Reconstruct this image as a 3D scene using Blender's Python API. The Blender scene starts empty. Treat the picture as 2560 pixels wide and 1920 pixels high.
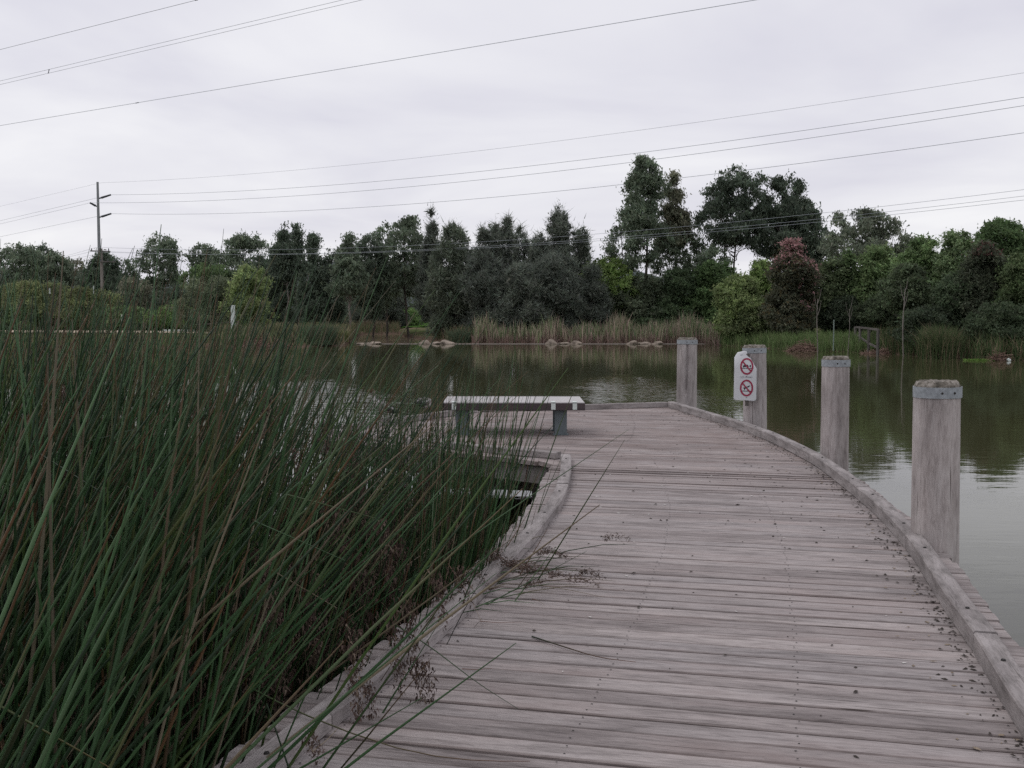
import bpy, bmesh, math, random
import numpy as np
from mathutils import Vector, Matrix

random.seed(7)
RNG = np.random.default_rng(11)
SC = bpy.context.scene
COL = SC.collection

# ------------------------------------------------------------------ camera, sky, sun, exposure
FPX, HORIZON_Y = 2700.0, 783.0          # focal length and horizon row of the 2560x1920 photograph
EYE = 2.40                              # eye height above the water; the deck lies at 0.85
DECK = 0.85
PITCH = math.atan((960 - HORIZON_Y) / FPX)
cam = bpy.data.cameras.new("camera")
cam.sensor_width = 36.0
cam.lens = 36.0 * FPX / 2560.0
cam.clip_start, cam.clip_end = 0.05, 9000.0
cam_ob = bpy.data.objects.new("camera", cam)
COL.objects.link(cam_ob)
cam_ob.location = (0, 0, EYE)
cam_ob.rotation_euler = (math.pi / 2 - PITCH, 0, 0)
SC.camera = cam_ob

SUN_EL, SUN_AZ = math.radians(58), math.radians(-65)    # soft sun high to the left
world = bpy.data.worlds.new("World")
SC.world = world
world.use_nodes = True
wn, wl = world.node_tree.nodes, world.node_tree.links
wn.clear()
w_out = wn.new("ShaderNodeOutputWorld")
w_bg = wn.new("ShaderNodeBackground")
w_bg.inputs["Strength"].default_value = 0.1
sky = wn.new("ShaderNodeTexSky")
sky.sky_type = 'NISHITA'
sky.sun_disc = False
sky.sun_elevation = SUN_EL
sky.sun_rotation = SUN_AZ
sky.air_density, sky.dust_density = 1.0, 2.0
tc = wn.new("ShaderNodeTexCoord")
sep = wn.new("ShaderNodeSeparateXYZ")
wl.new(tc.outputs["Generated"], sep.inputs[0])
absz = wn.new("ShaderNodeMath"); absz.operation = 'ABSOLUTE'
wl.new(sep.outputs["Z"], absz.inputs[0])
addz = wn.new("ShaderNodeMath"); addz.operation = 'ADD'; addz.inputs[1].default_value = 0.13
wl.new(absz.outputs[0], addz.inputs[0])
dvx = wn.new("ShaderNodeMath"); dvx.operation = 'DIVIDE'
dvy = wn.new("ShaderNodeMath"); dvy.operation = 'DIVIDE'
wl.new(sep.outputs["X"], dvx.inputs[0]); wl.new(addz.outputs[0], dvx.inputs[1])
wl.new(sep.outputs["Y"], dvy.inputs[0]); wl.new(addz.outputs[0], dvy.inputs[1])
cmb = wn.new("ShaderNodeCombineXYZ")
wl.new(dvx.outputs[0], cmb.inputs[0]); wl.new(dvy.outputs[0], cmb.inputs[1])
nz = wn.new("ShaderNodeTexNoise")                       # cloud deck seen from below
nz.inputs["Scale"].default_value = 0.75
nz.inputs["Detail"].default_value = 5.0
nz.inputs["Roughness"].default_value = 0.5
nz.inputs["Distortion"].default_value = 0.4
wl.new(cmb.outputs[0], nz.inputs["Vector"])
cr = wn.new("ShaderNodeValToRGB")
cr.color_ramp.elements[0].position = 0.30
cr.color_ramp.elements[0].color = (0.69, 0.68, 0.77, 1)
cr.color_ramp.elements[1].position = 0.68
cr.color_ramp.elements[1].color = (0.94, 0.935, 0.96, 1)
wl.new(nz.outputs["Fac"], cr.inputs[0])
gain = wn.new("ShaderNodeVectorMath"); gain.operation = 'SCALE'
gain.inputs["Scale"].default_value = 10.0
wl.new(cr.outputs[0], gain.inputs[0])
wmix = wn.new("ShaderNodeMix"); wmix.data_type = 'RGBA'
wmix.inputs["Factor"].default_value = 0.94
wl.new(sky.outputs[0], wmix.inputs["A"])
wl.new(gain.outputs[0], wmix.inputs["B"])
wl.new(wmix.outputs["Result"], w_bg.inputs["Color"])
wl.new(w_bg.outputs[0], w_out.inputs[0])

sun = bpy.data.lights.new("sun", 'SUN')
sun.energy = 0.6
sun.angle = math.radians(35)
sun.color = (1.0, 0.965, 0.92)
sun_ob = bpy.data.objects.new("sun", sun)
COL.objects.link(sun_ob)
sun_ob.rotation_euler = (math.pi / 2 - SUN_EL, 0, -SUN_AZ + math.pi)
sd = Vector((math.sin(SUN_AZ) * math.cos(SUN_EL), math.cos(SUN_AZ) * math.cos(SUN_EL), math.sin(SUN_EL)))
sun_ob.rotation_euler = sd.to_track_quat('Z', 'Y').to_euler()

SC.view_settings.view_transform = 'Standard'
SC.view_settings.look = 'None'
SC.view_settings.exposure = 0.0
SC.view_settings.gamma = 1.0
SC.view_settings.use_curve_mapping = False
SC.render.engine = 'CYCLES'
SC.cycles.use_denoising = False
SC.cycles.max_bounces = 8
SC.cycles.diffuse_bounces = 6
SC.cycles.glossy_bounces = 3
SC.cycles.transmission_bounces = 3
SC.cycles.transparent_max_bounces = 4
SC.cycles.caustics_reflective = False
SC.cycles.caustics_refractive = False

# ------------------------------------------------------------------ helpers
def at(px, py, depth):
    """World point seen at pixel (px, py) of the photograph, `depth` metres ahead of the camera."""
    dx, dy = (px - 1280) / FPX, -(py - 960) / FPX
    d = Vector((dx, math.cos(PITCH) + dy * math.sin(PITCH), -math.sin(PITCH) + dy * math.cos(PITCH)))
    return Vector((0, 0, EYE)) + d * (depth / d.y)

def tag(o, label=None, cat=None, group=None, kind=None):
    if label: o["label"] = label
    if cat: o["category"] = cat
    if group: o["group"] = group
    if kind: o["kind"] = kind
    return o

def empty(name, loc=(0, 0, 0), rz=0.0, parent=None):
    o = bpy.data.objects.new(name, None)
    o.empty_display_size = 0.2
    o.location = loc
    o.rotation_euler = (0, 0, rz)
    COL.objects.link(o)
    o.parent = parent
    return o

def mesh_np(name, V, F, mat, col=None, smooth=False):
    V = np.asarray(V, dtype=np.float32).reshape(-1, 3)
    F = np.asarray(F, dtype=np.int32)
    k = F.shape[1]
    me = bpy.data.meshes.new(name)
    me.vertices.add(len(V)); me.vertices.foreach_set("co", V.ravel())
    me.loops.add(F.size); me.loops.foreach_set("vertex_index", F.ravel())
    me.polygons.add(len(F))
    me.polygons.foreach_set("loop_start", np.arange(0, F.size, k, dtype=np.int32))
    me.polygons.foreach_set("loop_total", np.full(len(F), k, dtype=np.int32))
    if smooth:
        me.polygons.foreach_set("use_smooth", np.ones(len(F), dtype=bool))
    if col is not None:
        c = np.ones((len(V), 4), dtype=np.float32); c[:, :3] = np.clip(col, 0, 1)
        a = me.attributes.new("Col", 'FLOAT_COLOR', 'POINT')
        a.data.foreach_set("color", c.ravel())
    if mat: me.materials.append(mat)
    me.update(calc_edges=True)
    return me

def obj(name, me, parent=None, loc=(0, 0, 0), rot=(0, 0, 0)):
    o = bpy.data.objects.new(name, me)
    o.location = loc
    o.rotation_euler = rot
    COL.objects.link(o)
    o.parent = parent
    return o

def bm_obj(name, bm, mat, parent=None, loc=(0, 0, 0), rot=(0, 0, 0), smooth=False):
    me = bpy.data.meshes.new(name)
    bmesh.ops.recalc_face_normals(bm, faces=bm.faces)
    bm.to_mesh(me); bm.free()
    if smooth:
        for p in me.polygons: p.use_smooth = True
    me.materials.append(mat)
    return obj(name, me, parent, loc, rot)

def add_box(bm, size, loc=(0, 0, 0), rz=0.0, bevel=0.0):
    r = bmesh.ops.create_cube(bm, size=1.0)
    vs = r["verts"]
    bmesh.ops.scale(bm, vec=size, verts=vs)
    if bevel > 0:
        es = list({e for v in vs for e in v.link_edges})
        rb = bmesh.ops.bevel(bm, geom=es, offset=bevel, segments=1, affect='EDGES')
        vs = list({v for f in rb["faces"] for v in f.verts} | {v for v in vs if v.is_valid})
    bmesh.ops.rotate(bm, cent=(0, 0, 0), matrix=Matrix.Rotation(rz, 3, 'Z'), verts=vs)
    bmesh.ops.translate(bm, vec=loc, verts=vs)

def box(name, size, mat, parent=None, loc=(0, 0, 0), rot=(0, 0, 0), bevel=0.0):
    bm = bmesh.new(); add_box(bm, size, bevel=bevel)
    return bm_obj(name, bm, mat, parent, loc, rot)

def tubes(P, R, S=3, tip=True):
    """Batch of tapered tubes. P (N,K,3) centre lines, R (N,K) radii. Returns V (N*K*S,3), F quads."""
    P = np.asarray(P, float); R = np.asarray(R, float)
    N, K, _ = P.shape
    T = np.gradient(P, axis=1)
    T /= np.linalg.norm(T, axis=2, keepdims=True) + 1e-9
    m = np.abs(T.mean(axis=1))
    ref = np.eye(3)[np.argmin(m, axis=1)][:, None, :]
    A = np.cross(T, ref); A /= np.linalg.norm(A, axis=2, keepdims=True) + 1e-9
    B = np.cross(T, A)
    ang = np.arange(S) * 2 * math.pi / S
    V = (P[:, :, None, :] + R[:, :, None, None] * (A[:, :, None, :] * np.cos(ang)[None, None, :, None]
         + B[:, :, None, :] * np.sin(ang)[None, None, :, None]))
    idx = np.arange(N * K * S).reshape(N, K, S)
    a = idx[:, :-1, :]; b = np.roll(idx, -1, axis=2)[:, :-1, :]
    c = np.roll(idx, -1, axis=2)[:, 1:, :]; d = idx[:, 1:, :]
    F = np.stack([a, b, c, d], axis=-1).reshape(-1, 4)
    return V.reshape(-1, 3), F

def tube_mesh(name, pts, radii, mat, S=6, smooth=True):
    pts = np.array([list(p) for p in pts], float)[None]
    V, F = tubes(pts, np.array(radii, float)[None], S)
    return mesh_np(name, V, F, mat, smooth=smooth)

# ------------------------------------------------------------------ materials
def new_mat(name):
    m = bpy.data.materials.new(name); m.use_nodes = True
    n, l = m.node_tree.nodes, m.node_tree.links
    b = n["Principled BSDF"]
    return m, n, l, b

def noise(n, l, vec, scale, detail=4, rough=0.55, dist=0.0):
    t = n.new("ShaderNodeTexNoise")
    t.inputs["Scale"].default_value = scale
    t.inputs["Detail"].default_value = detail
    t.inputs["Roughness"].default_value = rough
    t.inputs["Distortion"].default_value = dist
    if vec is not None: l.new(vec, t.inputs["Vector"])
    return t.outputs["Fac"]

def ramp(n, l, fac, stops):
    r = n.new("ShaderNodeValToRGB")
    e = r.color_ramp.elements
    while len(e) < len(stops): e.new(0.5)
    for i, (p, c) in enumerate(stops):
        e[i].position = p; e[i].color = (*c, 1)
    l.new(fac, r.inputs[0])
    return r.outputs[0]

def mapping(n, l, scale=(1, 1, 1), coord="Object", rnd=False):
    t = n.new("ShaderNodeTexCoord")
    v = t.outputs[coord]
    if rnd:
        oi = n.new("ShaderNodeObjectInfo")
        mu = n.new("ShaderNodeVectorMath"); mu.operation = 'SCALE'
        mu.inputs[0].default_value = (37.0, 91.0, 53.0)
        l.new(oi.outputs["Random"], mu.inputs["Scale"])
        ad = n.new("ShaderNodeVectorMath"); ad.operation = 'ADD'
        l.new(v, ad.inputs[0]); l.new(mu.outputs[0], ad.inputs[1])
        v = ad.outputs[0]
    mp = n.new("ShaderNodeMapping"); mp.inputs["Scale"].default_value = scale
    l.new(v, mp.inputs["Vector"])
    return mp.outputs[0]

def mixc(n, l, fac, a, b, mode='MIX'):
    m = n.new("ShaderNodeMix"); m.data_type = 'RGBA'; m.blend_type = mode
    for s, v in (("Factor", fac), ("A", a), ("B", b)):
        if isinstance(v, (int, float)): m.inputs[s].default_value = v
        elif isinstance(v, tuple): m.inputs[s].default_value = (*v, 1)
        else: l.new(v, m.inputs[s])
    return m.outputs["Result"]

def bump(n, l, h, b, strength=0.3, dist=0.01):
    u = n.new("ShaderNodeBump")
    u.inputs["Strength"].default_value = strength; u.inputs["Distance"].default_value = dist
    l.new(h, u.inputs["Height"]); l.new(u.outputs[0], b.inputs["Normal"])

def wood_mat(name, dark, mid, light, axis='x', rnd=True, streak=26.0, brown=None, rough=0.85, crack=0.7, grime_edges=False):
    m, n, l, b = new_mat(name)
    def vec(lo, wi):
        return mapping(n, l, (lo, wi, wi) if axis == 'x' else (wi, wi, lo), rnd=rnd)
    f1 = noise(n, l, vec(4.0, streak), 1.0, 5, 0.65, 0.4)          # worn streaks, a hand long
    f2 = noise(n, l, vec(16.0, 170.0), 1.0, 3, 0.65)               # fine grain
    f3 = noise(n, l, vec(1.3, 5.0), 1.0, 4, 0.6)                   # broad stains
    f4 = noise(n, l, vec(1.1, 75.0), 1.0, 2, 0.5, 0.2)             # drying splits
    c = ramp(n, l, f1, [(0.28, dark), (0.48, mid), (0.72, light)])
    fine = ramp(n, l, f2, [(0.28, (0.62, 0.61, 0.61)), (0.50, (1, 1, 1)), (0.74, (1.08, 1.08, 1.08))])
    c = mixc(n, l, 0.85, c, fine, 'MULTIPLY')
    stain = ramp(n, l, f3, [(0.32, (0.62, 0.61, 0.61)), (0.52, (1, 1, 1)), (0.75, (1.18, 1.17, 1.17))])
    c = mixc(n, l, 0.9, c, stain, 'MULTIPLY')
    if brown:
        bf = ramp(n, l, f3, [(0.50, (0, 0, 0)), (0.72, (0.55, 0.55, 0.55))])
        c = mixc(n, l, bf, c, brown)
    if grime_edges:                                                       # grime trodden over the far platform
        gp = n.new("ShaderNodeNewGeometry"); sp_ = n.new("ShaderNodeSeparateXYZ"); l.new(gp.outputs["Position"], sp_.inputs[0])
        gm = n.new("ShaderNodeMapRange"); gm.interpolation_type = 'SMOOTHSTEP'
        gm.inputs["From Min"].default_value = 8.5; gm.inputs["From Max"].default_value = 13.0
        gm.inputs["To Min"].default_value = 0.10; gm.inputs["To Max"].default_value = 0.75
        l.new(sp_.outputs["Y"], gm.inputs["Value"])
        gn = noise(n, l, gp.outputs["Position"], 2.2, 5, 0.65)
        gr_ = ramp(n, l, gn, [(0.36, (0.25, 0.25, 0.25)), (0.62, (1, 1, 1))])
        gx = n.new("ShaderNodeMath"); gx.operation = 'MULTIPLY'; l.new(gm.outputs[0], gx.inputs[0]); l.new(gr_, gx.inputs[1])
        c = mixc(n, l, gx.outputs[0], c, mixc(n, l, 1.0, c, (0.74, 0.66, 0.63), 'MULTIPLY'))
    if grime_edges:                                                       # darker arrises along each board
        te_ = n.new("ShaderNodeTexCoord"); se_ = n.new("ShaderNodeSeparateXYZ"); l.new(te_.outputs["Object"], se_.inputs[0])
        ab = n.new("ShaderNodeMath"); ab.operation = 'ABSOLUTE'; l.new(se_.outputs["Y"], ab.inputs[0])
        wn_ = n.new("ShaderNodeMath"); wn_.operation = 'MULTIPLY_ADD'; l.new(f3, wn_.inputs[0]); wn_.inputs[1].default_value = 0.022; l.new(ab.outputs[0], wn_.inputs[2])
        er = n.new("ShaderNodeMapRange"); er.inputs["From Min"].default_value = 0.069; er.inputs["From Max"].default_value = 0.080
        l.new(wn_.outputs[0], er.inputs["Value"])
        c = mixc(n, l, er.outputs[0], c, mixc(n, l, 1.0, c, (0.68, 0.65, 0.64), 'MULTIPLY'))
    if crack:
        ck = ramp(n, l, f4, [(crack, (1, 1, 1)), (crack + 0.035, (0.30, 0.28, 0.27))])
        c = mixc(n, l, 1.0, c, ck, 'MULTIPLY')
    if rnd:
        oi = n.new("ShaderNodeObjectInfo")
        vr = ramp(n, l, oi.outputs["Random"], [(0.0, (0.78, 0.76, 0.755)), (0.35, (1.0, 0.98, 0.97)), (0.7, (0.94, 0.945, 0.95)), (1.0, (1.14, 1.12, 1.10))])
        c = mixc(n, l, 1.0, c, vr, 'MULTIPLY')
    l.new(c, b.inputs["Base Color"])
    b.inputs["Roughness"].default_value = rough
    b.inputs["Specular IOR Level"].default_value = 0.25
    bump(n, l, f2, b, 0.5, 0.004)
    return m

M = {}
M["plank"] = wood_mat("weathered_plank", (0.190, 0.169, 0.166), (0.352, 0.318, 0.312), (0.435, 0.398, 0.391),
                      'x', True, 34.0, brown=(0.245, 0.198, 0.188), grime_edges=True, crack=.665)
M["kerb"] = wood_mat("weathered_kerb", (0.165, 0.150, 0.143), (0.30, 0.272, 0.265), (0.40, 0.366, 0.36), 'x', False, 14.0)
M["post"] = wood_mat("weathered_post", (0.27, 0.24, 0.232), (0.405, 0.37, 0.362), (0.49, 0.46, 0.452), 'z', True, 22.0, crack=.66)
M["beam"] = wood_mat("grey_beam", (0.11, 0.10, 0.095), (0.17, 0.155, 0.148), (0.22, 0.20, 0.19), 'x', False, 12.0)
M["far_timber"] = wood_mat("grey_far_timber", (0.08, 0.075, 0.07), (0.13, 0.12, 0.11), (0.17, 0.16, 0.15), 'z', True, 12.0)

def plain(name, c, rough=0.6, metal=0.0, var=0.15, scale=20.0, spec=0.4):
    m, n, l, b = new_mat(name)
    v = mapping(n, l, (1, 1, 1))
    f = noise(n, l, v, scale, 4)
    lo = tuple(x * (1 - var) for x in c); hi = tuple(min(1, x * (1 + var)) for x in c)
    l.new(ramp(n, l, f, [(0.3, lo), (0.7, hi)]), b.inputs["Base Color"])
    b.inputs["Roughness"].default_value = rough
    b.inputs["Metallic"].default_value = metal
    b.inputs["Specular IOR Level"].default_value = spec
    return m

M["galv"] = plain("galvanised_band", (0.30, 0.325, 0.345), 0.6, 0.1, 0.25, 30)
M["steel"] = plain("grey_painted_steel", (0.13, 0.155, 0.165), 0.5, 0.2, 0.15, 12)
M["bolt"] = plain("dark_bolt", (0.035, 0.032, 0.03), 0.6, 0.3)
M["conduit"] = plain("pole_steel", (0.24, 0.255, 0.26), 0.6, 0.1, 0.1, 2)
M["insulator"] = plain("dark_insulator", (0.06, 0.065, 0.075), 0.4)
M["wire"] = plain("aluminium_wire", (0.34, 0.37, 0.40), 0.5, 0.2, 0.05)
M["sign"] = plain("white_sign_plate", (0.62, 0.63, 0.65), 0.45, 0.0, 0.05, 6)
M["sign_red"] = plain("sign_red", (0.30, 0.022, 0.060), 0.5, 0, 0.12, 40)
M["sign_black"] = plain("sign_black", (0.02, 0.022, 0.03), 0.5)
M["sign_grey"] = plain("sign_faded_print", (0.17, 0.18, 0.20), 0.5)
M["rock"] = plain("sandstone", (0.26, 0.215, 0.175), 0.9, 0, 0.5, 3.0)
M["concrete"] = plain("pale_concrete", (0.20, 0.175, 0.155), 0.9, 0, 0.2, 2.0)
M["debris"] = plain("dark_litter", (0.045, 0.036, 0.030), 0.9, 0, 0.4, 60)
M["dropping"] = plain("white_dropping", (0.62, 0.60, 0.57), 0.9, 0, 0.1, 60)
M["litter"] = plain("tan_litter", (0.24, 0.19, 0.14), 0.9, 0, 0.4, 60)
M["white_paint"] = plain("white_paint", (0.60, 0.65, 0.62), 0.6, 0, 0.1, 4)
M["bench_brown"] = None
M["stake"] = plain("pale_green_stake", (0.20, 0.25, 0.22), 0.7, 0, 0.15, 6)

def attr_mat(name, rough=0.6, transl=0.25, spec=0.3):
    m, n, l, b = new_mat(name)
    a = n.new("ShaderNodeAttribute"); a.attribute_name = "Col"
    l.new(a.outputs["Color"], b.inputs["Base Color"])
    b.inputs["Roughness"].default_value = rough
    b.inputs["Specular IOR Level"].default_value = spec
    if transl > 0:
        t = n.new("ShaderNodeBsdfTranslucent")
        l.new(a.outputs["Color"], t.inputs["Color"])
        mx = n.new("ShaderNodeMixShader"); mx.inputs[0].default_value = transl
        o = n["Material Output"]
        l.new(b.outputs[0], mx.inputs[1]); l.new(t.outputs[0], mx.inputs[2])
        l.new(mx.outputs[0], o.inputs["Surface"])
    return m

M["leaf"] = attr_mat("leaf", 0.65, 0.45, 0.2)
M["reed"] = attr_mat("reed_stem_green", 0.45, 0.0, 0.4)
M["seed"] = attr_mat("reed_seed_brown", 0.8, 0.15, 0.1)
M["grass"] = attr_mat("bank_grass", 0.7, 0.25, 0.1)
M["feather"] = attr_mat("duck_feathers", 0.8, 0.0, 0.2)

def bark_mat(name, a, b_):
    m, n, l, b = new_mat(name)
    v = mapping(n, l, (1, 1, 0.25))
    f = noise(n, l, v, 4.0, 5, 0.6)
    l.new(ramp(n, l, f, [(0.3, a), (0.7, b_)]), b.inputs["Base Color"])
    b.inputs["Roughness"].default_value = 0.9
    return m
M["bark_pale"] = bark_mat("pale_bark", (0.13, 0.115, 0.10), (0.30, 0.27, 0.24))
M["bark_dark"] = bark_mat("dark_bark", (0.04, 0.035, 0.03), (0.10, 0.085, 0.07))

def water_mat(name, base, rough, ruffles=()):
    m, n, l, b = new_mat(name)
    v = mapping(n, l, (1.0, 1.0, 1.0))
    b.inputs["Roughness"].default_value = rough
    b.inputs["IOR"].default_value = 1.333
    f0 = noise(n, l, v, 0.05, 3)
    lo = tuple(x * 0.85 for x in base); hi = tuple(x * 1.15 for x in base)
    l.new(ramp(n, l, f0, [(0.35, lo), (0.65, hi)]), b.inputs["Base Color"])
    v1 = mapping(n, l, (0.55, 1.5, 1.0))
    f1 = noise(n, l, v1, 1.6, 3, 0.5)
    f2 = noise(n, l, v1, 7.0, 2, 0.5)
    ad = n.new("ShaderNodeMath"); ad.operation = 'MULTIPLY_ADD'
    l.new(f2, ad.inputs[0]); ad.inputs[1].default_value = 0.16; l.new(f1, ad.inputs[2])
    amp = None                                   # patches of water ruffled by the breeze carry stronger ripples
    for (cx, cy, rx, ry, g_) in ruffles:
        mp = n.new("ShaderNodeMapping"); mp.vector_type = 'POINT'
        mp.inputs["Location"].default_value = (-cx / rx, -cy / ry, 0); mp.inputs["Scale"].default_value = (1 / rx, 1 / ry, 1)
        tcn = n.new("ShaderNodeTexCoord"); l.new(tcn.outputs["Object"], mp.inputs["Vector"])
        ln = n.new("ShaderNodeVectorMath"); ln.operation = 'LENGTH'; l.new(mp.outputs[0], ln.inputs[0])
        nn = noise(n, l, v, 0.35, 3)
        wob = n.new("ShaderNodeMath"); wob.operation = 'ADD'; l.new(ln.outputs["Value"], wob.inputs[0]); l.new(nn, wob.inputs[1])
        mr = n.new("ShaderNodeMapRange"); mr.interpolation_type = 'SMOOTHSTEP'
        mr.inputs["From Min"].default_value = 0.7; mr.inputs["From Max"].default_value = 1.9
        mr.inputs["To Min"].default_value = g_; mr.inputs["To Max"].default_value = 0.0
        l.new(wob.outputs[0], mr.inputs["Value"])
        if amp is None: amp = mr.outputs[0]
        else:
            a2 = n.new("ShaderNodeMath"); a2.operation = 'ADD'; l.new(amp, a2.inputs[0]); l.new(mr.outputs[0], a2.inputs[1]); amp = a2.outputs[0]
    u = n.new("ShaderNodeBump"); u.inputs["Strength"].default_value = 0.13; u.inputs["Distance"].default_value = 0.025
    l.new(ad.outputs[0], u.inputs["Height"])
    if amp is not None:
        f3 = noise(n, l, mapping(n, l, (0.8, 1.3, 1.0)), 3.2, 2, 0.5)
        mu = n.new("ShaderNodeMath"); mu.operation = 'MULTIPLY'; l.new(f3, mu.inputs[0]); l.new(amp, mu.inputs[1])
        u2 = n.new("ShaderNodeBump"); u2.inputs["Strength"].default_value = 1.0; u2.inputs["Distance"].default_value = 0.085
        l.new(mu.outputs[0], u2.inputs["Height"]); l.new(u.outputs[0], u2.inputs["Normal"])
        l.new(u2.outputs[0], b.inputs["Normal"])
    else: l.new(u.outputs[0], b.inputs["Normal"])
    return m
M["water"] = water_mat("pond_water", (0.056, 0.057, 0.028), 0.03, ((-10.5, 25, 6.6, 12.5, 1.7), (4.0, 33, 2.2, 7, .45)))
M["muddy_water"] = water_mat("muddy_water", (0.20, 0.145, 0.105), 0.06)

def ground_mat():
    m, n, l, b = new_mat("bank_ground")
    v = mapping(n, l, (1, 1, 1))
    f1 = noise(n, l, v, 0.35, 5, 0.6)
    f2 = noise(n, l, v, 3.0, 4, 0.6)
    grass = ramp(n, l, f2, [(0.3, (0.045, 0.062, 0.026)), (0.7, (0.10, 0.12, 0.05))])
    earth = ramp(n, l, f2, [(0.3, (0.13, 0.095, 0.07)), (0.7, (0.22, 0.165, 0.125))])
    t = ramp(n, l, f1, [(0.47, (0, 0, 0)), (0.62, (1, 1, 1))])
    c = mixc(n, l, t, grass, earth)
    g = n.new("ShaderNodeNewGeometry")
    s = n.new("ShaderNodeSeparateXYZ"); l.new(g.outputs["Position"], s.inputs[0])
    mr = n.new("ShaderNodeMapRange")
    mr.inputs["From Min"].default_value = 0.12; mr.inputs["From Max"].default_value = 0.4
    l.new(s.outputs["Z"], mr.inputs["Value"])
    mud = ramp(n, l, f2, [(0.3, (0.085, 0.06, 0.045)), (0.7, (0.16, 0.115, 0.09))])
    c = mixc(n, l, mr.outputs[0], mud, c)
    l.new(c, b.inputs["Base Color"]); b.inputs["Roughness"].default_value = 1.0
    b.inputs["Specular IOR Level"].default_value = 0.0
    bump(n, l, f2, b, 0.6, 0.1)
    return m
M["ground"] = ground_mat()
M["path"] = plain("pale_gravel_path", (0.42, 0.35, 0.27), 1.0, 0, 0.2, 2.0, spec=0.05)
M["lawn"] = plain("mown_lawn", (0.075, 0.15, 0.035), 1.0, 0, 0.25, 1.5, spec=0.0)
M["hill"] = plain("far_forest_hill", (0.055, 0.07, 0.075), 0.95, 0, 0.25, 0.02)

# ------------------------------------------------------------------ terrain, water, hills
SHORE_PX = [(-700, 60), (0, 67), (260, 68), (420, 72), (521, 77), (742, 77), (862, 80), (878, 96), (905, 122), (1000, 128),
            (1012, 110), (1060, 99), (1130, 90), (1190, 87), (1760, 85.5), (1800, 80), (1924, 73.6), (2067, 68), (2189, 66),
            (2331, 57.9), (2506, 55), (2700, 52), (3300, 46)]
SHORE_AZ = [(math.degrees(math.atan2(x - 1280, FPX)), d / math.cos(math.atan2(x - 1280, FPX))) for x, d in SHORE_PX]
SHORE_AZ = [(-180, 6), (-110, 7), (-60, 34)] + SHORE_AZ + [(60, 40), (110, 9), (180, 6)]
_sa, _sr = np.array([a for a, _ in SHORE_AZ]), np.array([r for _, r in SHORE_AZ])
def shore_r(az):
    az = np.asarray(az, float)
    return np.interp(az, _sa, _sr) + 0.5 * np.sin(az * 3.1) + 0.35 * np.sin(az * 7.7 + 1.0)
_hs = np.array([-20, -6, -2, -.4, 0.0, .5, 1.5, 4, 10, 25, 60, 120, 400, 1500, 5000.])
_hz = np.array([-1.2, -.8, -.4, -.06, 0.0, .16, .28, .42, .55, .65, 1.0, 1.6, 3, 6, 10.])
def ground_z(x, y):
    az = np.degrees(np.arctan2(x, y)); r = np.hypot(x, y)
    return float(np.interp(r - shore_r(az), _hs, _hz))

azs = np.concatenate([np.arange(-180, -40, 4.0), np.arange(-40, 40, 0.2), np.arange(40, 180, 4.0)])
ss = np.array([-20, -6, -2, -.8, -.3, 0, .25, .6, 1.2, 2, 3.5, 6, 10, 16, 25, 40, 60, 90, 120, 200, 400, 900, 2000, 5000.])
G = []
for s in ss:
    r = np.maximum(shore_r(azs) + s, 0.5)
    z = np.interp(s, _hs, _hz) * np.ones_like(azs)
    if 0.2 < s < 200: z = z + RNG.normal(0, 0.05, len(azs)) * min(1, s / 3)
    G.append(np.stack([r * np.sin(np.radians(azs)), r * np.cos(np.radians(azs)), z], 1))
G = np.stack(G); NS, NA = G.shape[:2]
ii = np.arange(NS * NA).reshape(NS, NA)
Fg = np.stack([ii[:-1, :], np.roll(ii, -1, 1)[:-1, :], np.roll(ii, -1, 1)[1:, :], ii[1:, :]], -1).reshape(-1, 4)
tag(obj("ground", mesh_np("ground", G.reshape(-1, 3), Fg, M["ground"], smooth=True)), kind="structure",
    label="grassy and muddy bank round the pond")

def disc_sheet(name, pts, z, mat):
    me = bpy.data.meshes.new(name)
    me.from_pydata([(x, y, z) for x, y in pts], [], [list(range(len(pts)))])
    me.materials.append(mat)
    return obj(name, me)
tag(disc_sheet("water", [(-400, -60), (400, -60), (400, 300), (-400, 300)], 0.0, M["water"]), kind="structure",
    label="still dark green pond water reflecting trees")
wy = 84.6
tag(disc_sheet("muddy_water", [(-12.3, wy), (15.4, wy), (15.0, 92), (0, 100), (-5, 136), (-18, 136), (-14.2, 92)], 0.02, M["muddy_water"]),
    kind="structure", label="brown muddy inlet water behind the low weir")

def polar_strip(name, px0, px1, d0, d1, mat, dz, n=60):
    V = []
    for i in range(n + 1):
        px = px0 + (px1 - px0) * i / n
        for j in range(5):
            w = 0.4 * math.sin(i * 1.7) + 0.3 * math.sin(i * 0.6)
            d = d0 + (d1 - d0) * j / 4 + (w if j in (0, 4) else 0)
            x = (px - 1280) / FPX * d
            V.append((x, d, ground_z(x, d) + dz))
    F = [(i * 5 + j, i * 5 + 5 + j, i * 5 + 6 + j, i * 5 + 1 + j) for i in range(n) for j in range(4)]
    return obj(name, mesh_np(name, V, F, mat, smooth=True))
tag(polar_strip("path", -500, 560, 92, 99, M["path"], 0.10), kind="structure", label="pale gravel path along the far left bank")
tag(polar_strip("lawn", 1004, 1130, 130, 152, M["lawn"], 0.12), kind="structure", label="bright mown grass slope between the far trees")

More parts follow.
